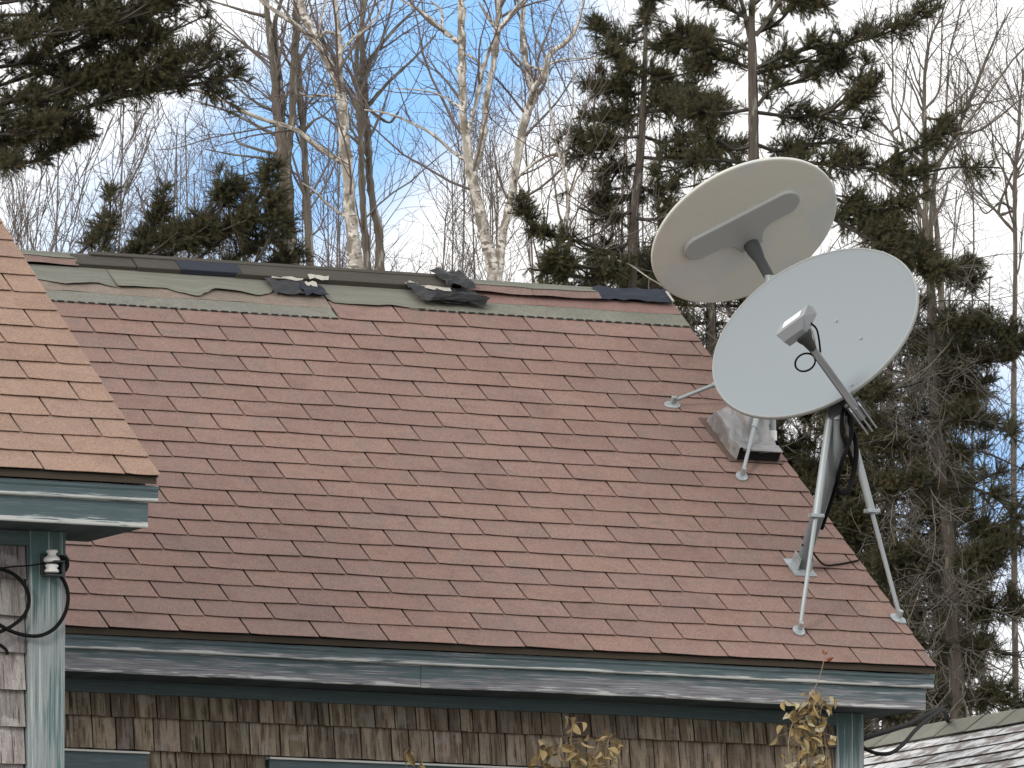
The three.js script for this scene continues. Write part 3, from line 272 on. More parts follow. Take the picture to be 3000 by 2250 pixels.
// cedar shake on a wall facing +z
function shake(x0, x1, yb, yt, z, rand, m, parent) {
  const b = parent instanceof MB ? parent : new MB(), N = 3, tone = 0.68 + 0.5 * rand(), tint = [tone, tone * (0.97 + 0.05 * rand()), tone * (0.94 + 0.08 * rand())], dark = tint, th = 0.02 + 0.007 * rand(), du = rand() * 4, dv = rand() * 4, sk = (rand() - 0.5) * 0.006, tilt = (rand() - 0.5) * 0.004;
  const low = [], back = [], top = [];
  for (let k = 0; k <= N; k++) { const t = k / N, x = mix(x0 + 0.003, x1 - 0.003, t), y = yb + sk * (t - 0.5) + (rand() - 0.5) * 0.003; low.push(V(x, y, z + th + tilt * (t - 0.5))); back.push(V(x, y, z - 0.004)); top.push(V(x, yt, z + 0.002)); }
  const uv = (k, v) => [mix(x0, x1, k / N) + du, v * 2 + dv];
  for (let k = 0; k < N; k++) { b.quad(low[k], low[k + 1], top[k + 1], top[k], [uv(k, yb), uv(k + 1, yb), uv(k + 1, yt), uv(k, yt)], tint); b.quad(back[k], back[k + 1], low[k + 1], low[k], null, dark); }
  for (const k of [0, N]) b.quad(back[k], low[k], top[k], V(top[k].x, yt, z - 0.004), null, dark);
  return parent instanceof MB ? null : b.build('shake', m, parent, true);
}
function shakeRow(x0, x1, yb, yt, z, rand, m, parent, w0 = 0.065, w1 = 0.125) { let x = x0; while (x < x1 - 0.001) { let w = mix(w0, w1, rand()); if (x1 - x - w < 0.04) w = x1 - x; shake(x, x + w, yb, yt, z, rand, m, parent); x += w; } }
// upright corner board: front face at z, from y0 to y1
function upright(x0, x1, y0, y1, zb, zf, name, m, parent) {
  const b = new MB(), c = 0.003, pr = [[x0, zb], [x0, zf - c], [x0 + c, zf], [x1 - c, zf], [x1, zf - c], [x1, zb]];
  for (let k = 0; k < 5; k++) { const p = pr[k], q = pr[k + 1]; const n = 6; for (let s = 0; s < n; s++) { const a = mix(y0, y1, s / n), e = mix(y0, y1, (s + 1) / n), ua = (p[0] - x0 + (p[1] - zf)) / 0.14, ub = (q[0] - x0 + (q[1] - zf)) / 0.14; b.quad(V(p[0], a, p[1]), V(q[0], a, q[1]), V(q[0], e, q[1]), V(p[0], e, p[1]), [[ua, a * 0.8 - 3.5], [ub, a * 0.8 - 3.5], [ub, e * 0.8 - 3.5], [ua, e * 0.8 - 3.5]]); } }
  b.quad(V(x0, y0, zb), V(x1, y0, zb), V(x1, y0, zf - c), V(x0, y0, zf - c)); b.quad(V(x0, y1, zb), V(x1, y1, zb), V(x1, y1, zf - c), V(x0, y1, zf - c));
  return b.build(name, m, parent, true);
}
// the boxed eave: crown strip, fascia, soffit, frieze; z and y relative to the shingle edge at o
function eaveTrim(o, x0, x1, parent, mF, mC, seed, wallX1, joints = []) {
  const q = (z, y) => [o.z + z, o.y + y], wob = (x, k) => 0.0016 * Math.sin(x * 3.1 + seed) + 0.0009 * Math.sin(x * 9.7 + seed * 2), F = -0.05;
  part('crown_board', prismX([q(-0.06, -0.078), q(-0.033, -0.078), q(-0.0295, -0.074), q(-0.0295, -0.045), q(-0.024, -0.037), q(-0.024, -0.027), q(-0.027, -0.024), q(-0.06, -0.024)], x0, x1 + 0.002, 24, wob), mC, parent);
  part('sub_fascia', prismX([q(-0.5, -0.155), q(-0.0725, -0.155), q(-0.0605, -0.075), q(-0.0605, -0.02), q(-0.3, 0.1)], x0, x1 - 0.03), M.sheathing, parent);
  const cut = [x0, ...joints, x1 - 0.027]; for (let k = 0; k + 1 < cut.length; k++) part('fascia_board', prismX([q(-0.072, -0.167), q(F - 0.002, -0.167), q(F, -0.163), q(F, -0.079), q(-0.072, -0.079)].map(([z, y]) => [z + (k % 2) * 0.0022, y - (k % 2) * 0.0012]), cut[k] + (k ? 0.0016 : 0), cut[k + 1], 16, wob), mF, parent);
  part('soffit_board', prismX([q(-0.56, -0.168), q(-0.0745, -0.168), q(-0.0745, -0.156), q(-0.56, -0.156)], x0, x1 - 0.034, 2), M.soffit, parent);
  part('frieze_board', prismX([q(-0.33, -0.221), q(-0.307, -0.221), q(-0.304, -0.218), q(-0.304, -0.1695), q(-0.33, -0.1695)], x0, wallX1 + 0.002, 12, wob), M.frieze, parent);
}
const rake2 = (o, x0, x1, S, z1, name, m, parent) => {          // board under the sloping gable edge
  const p = [onRoof(o, 0, 0.07, -0.026), onRoof(o, 0, S, -0.026), onRoof(o, 0, S, -0.15), onRoof(o, 0, 0.13, -0.15)].map(v => [v.z, v.y]);
  part(name, prismX(p, x0, x1, 1), m, parent);
};

// ---- the long house
const EAVE = V(0, 5.4, 0), HOUSE_END = 3.71;
const house = thing('shingled_house', 'long weathered house with rust brown shingle roof and two satellite dishes on it', 'house');
{
  const rand = rng(11), S = 3.05, o = EAVE;
  const wall = part('wall', prismX([[-4.55, 0], [-0.335, 0], [-0.335, 5.245], [-2.44, 6.9], [-4.55, 5.245]], -1.95, 3.505), M.wallFelt, house);
  const roof = part('roof', prismX(deckProfile(o, S, -0.024, -0.0045), -1.97, HOUSE_END - 0.012), M.sheathing, house);
  part('underlayment', prismX(deckProfile(o, S, -0.004, -0.0012), -1.97, HOUSE_END - 0.006), M.felt, roof);  // black sheet, shade in the tab joints put into its colour
  shingleSlope(o, -1.97, HOUSE_END, -0.62, 22, roof, M.shingle, rand, (c, x0, x1) => c === 21 && (x0 + x1) / 2 < 1.98);
  { // rear slope, out of sight
    const b = new MB(), z = o.z - 2 * S * PC, A = V(-1.97, o.y + 0.004, z), B = V(HOUSE_END, o.y + 0.004, z), C = V(HOUSE_END, o.y + S * PS + 0.004, o.z - S * PC - 0.004), D = V(-1.97, o.y + S * PS + 0.004, o.z - S * PC - 0.004), n = [1, 1, 1];
    b.quad(A, B, C, D, [[0, 0], [4, 0], [4, 1.5], [0, 1.5]], n); b.build('rear_slope', M.shingle, roof, true);
  }
  // top courses, weathered differently where the caps have gone
  const strip = (name, m, x0, x1, s0, s1, h0, h1, n, fn, tint = [1, 1, 1], par = roof) => {
    const b = new MB(), ed = tint; let pa, pb, pc, px;
    for (let k = 0; k <= n; k++) {
      const x = mix(x0, x1, k / n), e = fn ? fn(x, k / n) : [0, 0], a = onRoof(o, x, s0 + e[0], h0 + e[1]), c = onRoof(o, x, s1 + (e[2] || 0), h1), f = onRoof(o, x, s0 + e[0] + 0.014, Math.max(0, h0 + e[1] - 0.006));
      if (k) { b.quad(pa, a, c, pb, [[px / 2, s0 / 2], [x / 2, s0 / 2], [x / 2, s1 / 2], [px / 2, s1 / 2]], tint); b.quad(pc, f, a, pa, null, ed); }
      else b.quad(f, a, c, onRoof(o, x, s1, 0), null, ed);
      if (k === n) b.quad(f, a, c, onRoof(o, x, s1, 0), null, ed);
      pa = a; pb = c; pc = f; px = x;
    }
    return b.build(name, m, par, true);
  };
  const wav = (a, f, p) => x => [a * Math.sin(x * f + p) + a * 0.5 * Math.sin(x * f * 2.7 + p), 0];
  strip('exposed_headlap', M.headlap, -0.6, 1.975, 2.668, 2.765, 0.0075, 0.006, 40, wav(0.0012, 14, 0));
  strip('exposed_strip', M.headlap, -0.6, 1.979, 2.763, 2.97, 0.0068, 0.006, 30, wav(0.005, 9, 1), [1.22, 0.98, 0.94]);
  strip('exposed_headlap', M.headlap, 2.36, HOUSE_END, 2.795, 2.905, 0.0075, 0.006, 30, wav(0.0014, 13, 2), [1.03, 1.03, 1.0]);
  strip('exposed_strip', M.shingle, 2.42, HOUSE_END, 2.903, 3.0, 0.0068, 0.006, 30, wav(0.004, 10, 2), [1.0, 0.96, 0.98]);
  // curled loose course with a wavy lower edge
  const curve = tbl => x => { for (let k = 1; k < tbl.length; k++) if (x <= tbl[k][0]) { const t = (x - tbl[k - 1][0]) / (tbl[k][0] - tbl[k - 1][0]); return mix(tbl[k - 1][1], tbl[k][1], sm(clamp(t))); } return tbl[tbl.length - 1][1]; };
  const ca = curve([[-0.6, 2.84], ...CURL_A.filter((q, i) => i < 14 || i > 15).sort((a, b) => a[0] - b[0])]), cb = curve([...CURL_B].sort((a, b) => a[0] - b[0]));
  strip('curled_course', M.headlap, -0.6, 1.0, 0, 2.972, 0.012, 0.012, 40, x => [ca(x), 0.003 + 0.004 * Math.sin(x * 17)], [0.98, 0.98, 0.98]);
  strip('curled_course', M.headlap, 1.004, 1.785, 0, 2.972, 0.013, 0.012, 34, x => [ca(x), 0.004 + 0.004 * Math.sin(x * 13 + 1)], [1.04, 1.04, 1.02]);
  strip('curled_course', M.headlap, 1.985, 2.44, 0, 2.975, 0.011, 0.011, 22, x => [cb(x), 0.002 + 0.003 * Math.sin(x * 15)], [1.0, 1.0, 0.98]);
  // black dashes of the factory seal
  for (const [xa, xb, s] of [[-0.5, 1.95, 2.6665], [2.4, 3.69, 2.7935]]) { const b = new MB(); for (let x = xa; x < xb; x += 0.047) { const w = 0.03 + 0.006 * rand(), ds = 0.003 * (rand() - 0.5); b.quad(onRoof(o, x, s - 0.003 + ds, 0.0105), onRoof(o, x + w, s - 0.003 - ds, 0.0105), onRoof(o, x + w, s + 0.004 - ds, 0.0115), onRoof(o, x, s + 0.004 + ds, 0.0115)); } b.build('seal_dashes', M.felt, roof); }
  // ridge board left bare, then caps and torn felt
  const bar = (name, m, x0, x1, s0, s1, h0, h1) => part(name, frameBox(onRoof(o, 0, 0, 0), V(1, 0, 0), V(0, PS, -PC), V(0, PC, PS), x0, x1, s0, s1, h0, h1, 0.004), m, house);
  bar('ridge_board', M.ridgeWood, 0.86, 1.14, 2.972, 3.058, 0.004, 0.03); bar('ridge_board', M.ridgeWood, 1.143, 1.36, 2.968, 3.06, 0.006, 0.034); bar('ridge_board', M.ridgeWood, 1.6, 2.62, 2.962, 3.058, 0.006, 0.036);
  bar('ridge_batten', M.ridgeWood, 0.95, 2.6, 3.045, 3.072, 0.01, 0.04);
  bar('felt_patch', M.navy, 1.34, 1.63, 2.966, 3.062, 0.012, 0.038);
  const sheet = (name, m, x0, x1, s0, s1, h, amp, seed, nx, ns, shear = 0) => { // crumpled sheet
    const b = new MB(), g = []; const r2 = rng(seed);
    for (let j = 0; j <= ns; j++) { g.push([]); for (let i = 0; i <= nx; i++) { const e = (i === 0 || i === nx || j === 0 || j === ns); const x = mix(x0, x1, i / nx) + shear * (j / ns) + (e ? 0.016 : 0.008) * (r2() - 0.5), s = mix(s0, s1, j / ns) + (e ? 0.022 : 0.01) * (r2() - 0.5); g[j].push(onRoof(o, x, s, h + amp * f3(x * 22, s * 22, seed, 2, 3) + (j === 0 ? -0.004 : 0) + amp * 0.4 * r2())); } }
    for (let j = 0; j < ns; j++) for (let i = 0; i < nx; i++) b.quad(g[j][i], g[j][i + 1], g[j + 1][i + 1], g[j + 1][i]);
    return b.build(name, m, house, true);
  };
  sheet('torn_felt', M.feltGloss, 1.73, 1.97, 2.84, 2.95, 0.012, 0.022, 3, 8, 4); sheet('torn_felt', M.navy, 1.87, 1.985, 2.83, 2.9, 0.022, 0.016, 4, 5, 3);
  sheet('torn_felt', M.feltGloss, 2.41, 2.74, 2.835, 2.965, 0.012, 0.034, 5, 10, 5, -0.01); sheet('torn_felt', M.felt, 2.46, 2.72, 2.83, 2.89, 0.03, 0.02, 9, 8, 3, 0.05); sheet('torn_felt', M.feltGloss, 2.575, 2.72, 2.95, 3.085, 0.03, 0.035, 6, 6, 5, -0.02);
  for (const [a, b2, s, w] of [[1.76, 1.9, 2.945, 0.014], [1.9, 1.95, 2.905, 0.03], [2.44, 2.6, 2.945, 0.026], [1.93, 2.03, 2.968, 0.02], [2.38, 2.45, 2.972, 0.014]]) sheet('splintered_wood', M.splinter, a, b2, s - w / 2, s + w / 2, 0.036, 0.01, Math.round(a * 100), 5, 1);
  // surviving cap shingles: grey over the crest, redder towards the lower edge
  const cap = (x0, x1, seed) => { const n = Math.max(4, Math.round((x1 - x0) * 20)); strip('ridge_cap', M.headlap, x0, x1, 3.005, 3.072, 0.037, 0.016, n, wav(0.004, 11, seed), [1, 1.03, 0.98], house); strip('ridge_cap', M.shingle, x0 + 0.003, x1 + 0.004, 2.962, 3.012, 0.026, 0.034, n, (x, t) => [0.004 * Math.sin(x * 9 + seed), 0.003 * Math.sin(x * 21), 0], [0.94, 1.0, 1.02], house); };
  cap(-0.3, 0.868, 1); cap(2.68, 3.005, 2); cap(3.009, 3.335, 3);
  part('ridge_cap_rear', prismX([[o.z - S * PC + 0.02, o.y + S * PS + 0.01], [o.z - S * PC, o.y + S * PS + 0.032], [o.z - S * PC - 0.11, o.y + S * PS - 0.06], [o.z - S * PC - 0.11, o.y + S * PS - 0.07]], -4.6, HOUSE_END), M.headlapPlain, house);
  sheet('felt_patch', M.navy, 3.335, 3.7, 2.98, 3.078, 0.022, 0.01, 12, 10, 3); bar('splintered_wood', M.splinter, 3.683, 3.694, 2.972, 3.06, 0.03, 0.036);
  // trim
  eaveTrim(o, -1.95, 3.71, house, M.fascia, M.crown, 1, 3.4, [1.385]);
  rake2(o, 3.683, 3.705, S, 0, 'rake_board', M.frieze, house);
  upright(3.402, 3.532, 0, 5.23, -0.36, -0.306, 'corner_board', M.corner, house);
  // shakes: three courses in view, drip capped window heads below
  const Z = -0.333, rows = [5.087, 4.957, 4.827, 4.697, 4.567];
  shakeRow(-0.25, 3.4, rows[0], 5.2, Z + 0.006, rand, M.shake, wall, 0.05, 0.13);
  shakeRow(-0.25, 3.4, rows[1], rows[0] + 0.016, Z + 0.003, rand, M.shake, wall, 0.07, 0.135);
  shakeRow(0.3, 0.83, rows[2], rows[1] + 0.016, Z, rand, M.shake, wall, 0.06, 0.12); shakeRow(2.1, 3.4, rows[2], rows[1] + 0.016, Z, rand, M.shake, wall, 0.07, 0.13);
  { // the rest of the wall, below what the photograph shows
    const f = new MB(), open = (y, x) => y > 3.55 && ((x > -0.7 && x < 0.298) || (x > 0.832 && x < 2.098));
    for (let y = 4.827; y > 0; y -= 0.13) for (const [a, b] of y > 3.55 ? (y > 4.8 ? [[-1.95, -0.7]] : [[-1.95, -0.7], [0.3, 0.83], [2.1, 3.4]]) : [[-1.95, 3.4]]) shakeRow(a, b, y, y + 0.146, Z, rand, M.shake, f, 0.07, 0.13);
    f.build('shake_field', M.shake, wall, true).userData.kind = 'stuff';
    for (const [a, b] of [[-0.7, 0.298], [0.832, 2.098]]) { const w = part('window', boxAt(a + 0.07, b - 0.07, 3.66, 4.848, -0.334, -0.318), M.pane, house); for (const [p, q, s, t] of [[a, a + 0.08, 3.6, 4.849], [b - 0.08, b, 3.6, 4.849], [a + 0.081, b - 0.081, 3.6, 3.68], [(a + b) / 2 - 0.02, (a + b) / 2 + 0.02, 3.681, 4.849]]) part('casing', boxAt(p, q, s, t, -0.334, -0.3), M.frieze, w); }
  }
  for (const [a, b] of [[-0.7, 0.298], [0.832, 2.098]]) { part('window_head', prismX([[-0.335, 4.85], [-0.296, 4.85], [-0.296, 4.94], [-0.335, 4.94]], a, b, 8), M.frieze, house); part('drip_cap', prismX([[-0.335, 4.9405], [-0.282, 4.9405], [-0.278, 4.9475], [-0.335, 4.954]], a - 0.004, b + 0.004, 8), M.white, house); }
}

// ---- the nearer wing
const WING = V(-2.169, 5.4465, 4.457), WING_END = 0.44;
const wing = thing('house_wing', 'nearer house wing with sunlit tan shingles and a peeling teal corner board', 'house');
{
  const rand = rng(29), S = 3.8, o = WING, X = o.x;  // ridge out of view, raised to shade the left of the long roof
  const wall = part('wall', prismX([[-1.25, 0], [o.z - 0.335, 0], [o.z - 0.335, 5.29], [1.42, 7.55], [-1.25, 5.29]], -9, -1.985), M.wallFelt, wing);
  const oo = V(0, o.y, o.z), roof = part('roof', prismX(deckProfile(oo, S, -0.024, -0.0045), -9.2, X + WING_END - 0.012), M.sheathing, wing);
  part('underlayment', prismX(deckProfile(oo, S, -0.004, -0.0012), -9.2, X + WING_END - 0.006), M.felt, roof);  // black here too, carrying the shade of the joints
  shingleSlope(o, -7, WING_END, -1.0, 29, roof, M.wing, rand);
  const b = new MB(), z = o.z - 2 * S * PC; b.quad(V(-9.2, o.y + 0.004, z), V(X + WING_END, o.y + 0.004, z), V(X + WING_END, o.y + S * PS + 0.004, o.z - S * PC - 0.004), V(-9.2, o.y + S * PS + 0.004, o.z - S * PC - 0.004), [[0, 0], [4, 0], [4, 1.5], [0, 1.5]], [1, 1, 1]); b.build('rear_slope', M.wing, roof, true);
  eaveTrim(o, -9.1, X + WING_END, wing, M.wingBoard, M.wingBoard, 5, -2.09);
  rake2(o, X + 0.411, X + 0.435, S, 0, 'rake_board', M.frieze, wing);
  upright(-2.094, -1.957, 0, 5.277, 4.09, 4.157, 'corner_board', M.corner, wing);
  for (let k = 0; k < 8; k++) shakeRow(-2.75, -2.097, 5.109 - 0.1285 * k, (k ? 5.122 - 0.1285 * (k - 1) : 5.24), 4.123, rand, M.shakeGrey, wall, 0.15, 0.24);
  { const f = new MB(); for (let y = 5.109 - 0.1285 * 8; y > 0; y -= 0.1285) shakeRow(-2.75, -2.097, y, y + 0.1415, 4.123, rand, M.shakeGrey, f, 0.15, 0.24); for (let y = 5.109; y > 0; y -= 0.1285) shakeRow(-9, -2.75, y, y + 0.1415, 4.123, rand, M.shakeGrey, f, 0.15, 0.24); f.build('shake_field', M.shakeGrey, wall, true).userData.kind = 'stuff'; }
}
// ------------------------------------------------------------------ front satellite dish on its tripod mast
const upV = V(0, 1, 0), roofN = V(0, PC, PS), roofUp = V(0, PS, -PC), xV = V(1, 0, 0);
const sum = (o, ...t) => { const q = o.clone(); for (let k = 0; k < t.length; k += 2) q.addScaledVector(t[k], t[k + 1]); return q; };
// shallow elliptical bowl: profile [rho, height] rings, closed
function bowl(o, A, B, N, p, q, rings, seg = 72, uvs = 1) {
  const b = new MB();
  rings.forEach(([r, h], k) => { for (let s = 0; s <= seg; s++) { const a = s / seg * Math.PI * 2; b.v(sum(o, A, p * r * Math.cos(a), B, q * r * Math.sin(a), N, h), 0.5 + 0.5 * r * Math.cos(a) * uvs, 0.5 + 0.5 * r * Math.sin(a) * uvs); }
    if (k) for (let s = 0; s < seg; s++) { const i = (k - 1) * (seg + 1) + s, j = k * (seg + 1) + s; b.i.push(i, j, i + 1, i + 1, j, j + 1); } });
  return b.geo();
}
function footPad(o, dir, parent, m = M.metal) {                // oval foot with an upright lug
  const side = V().crossVectors(roofN, dir).normalize();
  part('foot', bowl(sum(o, roofN, 0.012), dir, side, roofN, 0.038, 0.026, [[0, 0.01], [0.45, 0.01], [0.6, 0.006], [1, 0.004], [1.03, 0], [1, -0.004]], 24), m, parent);
  part('lug', frameBox(sum(o, roofN, 0.02), dir, roofN, side, -0.012, 0.012, -0.002, 0.034, -0.009, 0.009, 0.003), m, parent);
}
{
  const D = FRONT_DISH, K = FRONT_MAST, c = P3(D.center), N = P3(D.normal).normalize(), G = P3(D.major).normalize(), W = P3(D.down).normalize(), t = thing('satellite_dish', 'oval pale grey satellite dish with feed arm, concave side showing, on tripod mast', 'satellite dish');
  const front = []; for (let k = 0; k <= 14; k++) { const r = k / 14 * 0.985; front.push([r, -0.062 * (1 - r * r)]); }
  part('reflector', bowl(c, G, W, N, D.p, D.q, front), M.dish, t);
  part('rim', bowl(c, G, W, N, D.p, D.q, [[0.984, -0.0022], [0.99, 0.003], [1.0, 0.002], [1.006, -0.004], [1.006, -0.014], [0.996, -0.018], [0.98, -0.014]]), M.dishRim, t);
  part('back_shell', bowl(c, G, W, N, D.p, D.q, front.map(([r, h]) => [r, h - 0.012])), M.dish, t);
  const rnd = rng(5);
  for (const [g, w] of [[0.105, -0.04], [0.145, 0.13], [-0.04, 0.2], [0.0, 0.36]]) { const q = sum(c, G, g, W, w, N, -0.062 * (1 - (g / D.p) ** 2 - (w / D.q) ** 2)); part('bolt', mergeGeometries([cyl(sum(q, N, -0.002), sum(q, N, 0.004), 0.0085, 0.0075, 10), cyl(sum(q, N, 0.004), sum(q, N, 0.007), 0.004, 0.004, 6)]), M.bracket, t); }
  // feed arm and head
  const base = sum(c, N, -0.03, W, 0.47, G, -0.04), head = sum(c, N, 0.5, W, 0.405, G, -0.066), ax = head.clone().sub(base).normalize(), s1 = G.clone().addScaledVector(ax, -G.dot(ax)).normalize(), s2 = V().crossVectors(ax, s1).normalize();
  part('feed_arm', frameBox(base, s1, s2, ax, -0.016, 0.016, -0.013, 0.013, -0.06, 0.44, 0.006), M.bracket, t);
  part('arm_shade_strip', frameBox(base, s1, s2, ax, -0.018, -0.0155, -0.009, 0.009, -0.04, 0.43, 0.001), M.darkMetal, t);  // dark strip, shade on the lower left of the arm put into colour
  for (const k of [-1, 0, 1]) part('arm_rib', frameBox(base, s1, s2, ax, 0.022 * k - 0.004, 0.022 * k + 0.004, -0.022, 0.026, -0.13, 0.02, 0.002), M.bracket, t);
  part('arm_saddle', frameBox(base, s1, s2, ax, -0.034, 0.034, 0.012, 0.034, -0.09, 0.03, 0.004), M.darkMetal, t);
  { // feed head: six sided housing, white window, dark cone behind
    const o = head, h = [], A = s1; const up = sum(V(), upV, 1, ax, -upV.dot(ax)).normalize(), fw = V().crossVectors(A, up).normalize(); if (fw.dot(N) < 0) fw.negate();
    for (const a of [-1, 1]) for (const [y, z] of [[0.052, -0.03], [0.058, 0.01], [0.028, 0.05], [-0.028, 0.052], [-0.05, 0.012], [-0.034, -0.035]]) h.push(sum(o, A, a * (y > 0.04 ? 0.062 : y < -0.03 ? 0.046 : 0.07), up, y, fw, z));
    const hd = part('feed_horn', new ConvexGeometry(h), M.lnbGrey, t);
    part('horn_window', frameBox(o, A, up, fw, -0.044, 0.044, -0.016, 0.018, 0.0495, 0.056, 0.003), M.white, hd);
    part('horn_lit_top', frameBox(sum(o, up, 0.053), A, fw, up, -0.058, 0.058, -0.028, 0.012, 0.0, 0.009, 0.003), M.white, hd);  // white plate, sky-lit brightness of the top put into its colour
    part('horn_neck', new MB().tube([sum(o, ax, -0.02, fw, -0.005), sum(o, ax, -0.06), sum(o, ax, -0.085), sum(base, ax, 0.4)], [0.042, 0.036, 0.026, 0.018], 10).geo(), M.darkMetal, hd);
    part('horn_strap', new MB().tube(smooth([sum(o, A, 0.045, ax, -0.015), sum(o, A, 0.042, ax, -0.06), sum(base, ax, 0.39, s1, 0.014)], 6), 0.005, 6).geo(), M.white, hd);
    part('pigtail_cable', new MB().tube(smooth([sum(o, A, 0.055, ax, -0.02), sum(o, A, 0.06, ax, -0.06), sum(o, A, 0.045, ax, -0.11), sum(base, ax, 0.36, s1, 0.017)], 14), 0.0045, 6).geo(), M.cable, hd);
    const lc = sum(base, ax, 0.36, s1, -0.058), loop = []; for (let k = 0; k <= 28; k++) { const a = k / 28 * Math.PI * 2; loop.push(sum(lc, s1, 0.043 * Math.cos(a), ax, 0.045 * Math.sin(a), s2, 0.006 * Math.sin(a / 2))); }
    part('cable_loop', new MB().tube(loop, 0.0042, 6, false).geo(), M.cable, hd);
  }
  // mast, struts, clamps
  const foot = P3(K.foot), bend = P3(K.bend), top = P3(K.top), curve = [sum(foot, roofN, 0.006), sum(foot, roofN, 0.2), sum(foot, roofN, 0.42)]; for (let k = 0; k <= 8; k++) { const a = k / 8, p0 = sum(foot, roofN, 0.44), p1 = sum(bend, roofN, 0.02), p2 = sum(bend, upV, 0.11); curve.push(sum(V(), p0, (1 - a) ** 2, p1, 2 * a * (1 - a), p2, a * a)); } curve.push(sum(top, upV, 0.09));
  part('mast', new MB().tube(curve, 0.0268, 18).geo(), M.pipe, t);
  part('mast_flange', frameBox(foot, xV, roofUp, roofN, -0.06, 0.045, -0.075, 0.06, 0.011, 0.015, 0.001), M.metal, t);
  for (const k of [-1, 1]) part('flange_cheek', frameBox(foot, xV, roofUp, roofN, k * 0.031 - 0.002, k * 0.031 + 0.002, -0.035, 0.035, 0.012, 0.07, 0.001), M.metal, t);
  part('mast_clamp', frameBox(sum(top, upV, 0.02), G, upV, V().crossVectors(G, upV).normalize(), -0.04, 0.04, -0.06, 0.06, -0.036, 0.036, 0.006), M.darkMetal, t);
  part('back_bracket', new MB().tube([sum(top, upV, 0.03), sum(c, W, 0.3, G, -0.06, N, -0.05)], [0.03, 0.045], 8).geo(), M.darkMetal, t);
  part('arm_bracket', new MB().tube([sum(top, upV, 0.05), sum(base, ax, -0.04, s2, 0.02)], [0.024, 0.02], 8).geo(), M.darkMetal, t);
  const ring = sum(bend, upV, 0.17);
  part('strut_collar', cyl(sum(ring, upV, -0.02), sum(ring, upV, 0.02), 0.034, 0.034, 18), M.metal, t);
  K.feet.forEach((f, k) => {
    const a = sum(ring, xV, k ? 0.045 : -0.03), b = sum(P3(f), roofN, 0.032), m = sum(V(), a, 0.52, b, 0.48);
    part('strut', mergeGeometries([cyl(a, m, 0.0165, 0.0165, 14), cyl(sum(V(), a, 0.53, b, 0.47), b, 0.0098, 0.0092, 12)]), M.metal, t);
    part('strut_clamp', frameBox(m, xV, upV, V(0, 0, 1), -0.028, 0.03, -0.007, 0.009, -0.022, 0.022, 0.003), M.metal, t);
    const dd = sum(b, a, -1); dd.addScaledVector(roofN, -dd.dot(roofN)).normalize(); footPad(P3(f), dd, t);
  });
  const cb = (pts, r, name = 'coax_cable') => part(name, new MB().tube(smooth(pts, 24), r, 7).geo(), M.cable, t);
  cb([sum(base, ax, -0.05, s2, 0.03), sum(top, xV, 0.05, V(0, 0, 1), 0.04), sum(top, xV, 0.04, upV, -0.12, V(0, 0, 1), 0.05), sum(bend, xV, 0.0, V(0, 0, 1), 0.05, upV, -0.02), sum(foot, roofN, 0.4, xV, 0.035, V(0, 0, 1), 0.01), sum(foot, roofN, 0.2, xV, 0.036)], 0.0095);
  cb([sum(top, xV, 0.04), sum(top, xV, 0.075, upV, -0.16, V(0, 0, 1), 0.03), sum(bend, xV, 0.07, upV, -0.09), sum(bend, xV, 0.045, upV, -0.15), sum(foot, roofN, 0.4, xV, 0.03)], 0.011);
  cb([sum(base, ax, -0.03, s2, 0.03), sum(top, xV, 0.02, upV, 0.03, V(0, 0, 1), 0.05), sum(top, xV, 0.0, upV, -0.1, V(0, 0, 1), 0.045), sum(bend, xV, 0.04, upV, 0.02, V(0, 0, 1), 0.03), sum(bend, xV, 0.085, upV, -0.06)], 0.0085);
  cb([sum(foot, roofN, 0.12, xV, -0.03), sum(foot, roofN, 0.1, V(0, 0, 1), 0.03), sum(foot, roofN, 0.085, xV, 0.032), sum(foot, roofN, 0.03, xV, 0.1, roofUp, 0.0), sum(foot, roofN, 0.016, xV, 0.18, roofUp, 0.03), sum(foot, roofN, 0.015, xV, 0.3, roofUp, 0.075)], 0.004, 'ground_wire');
}
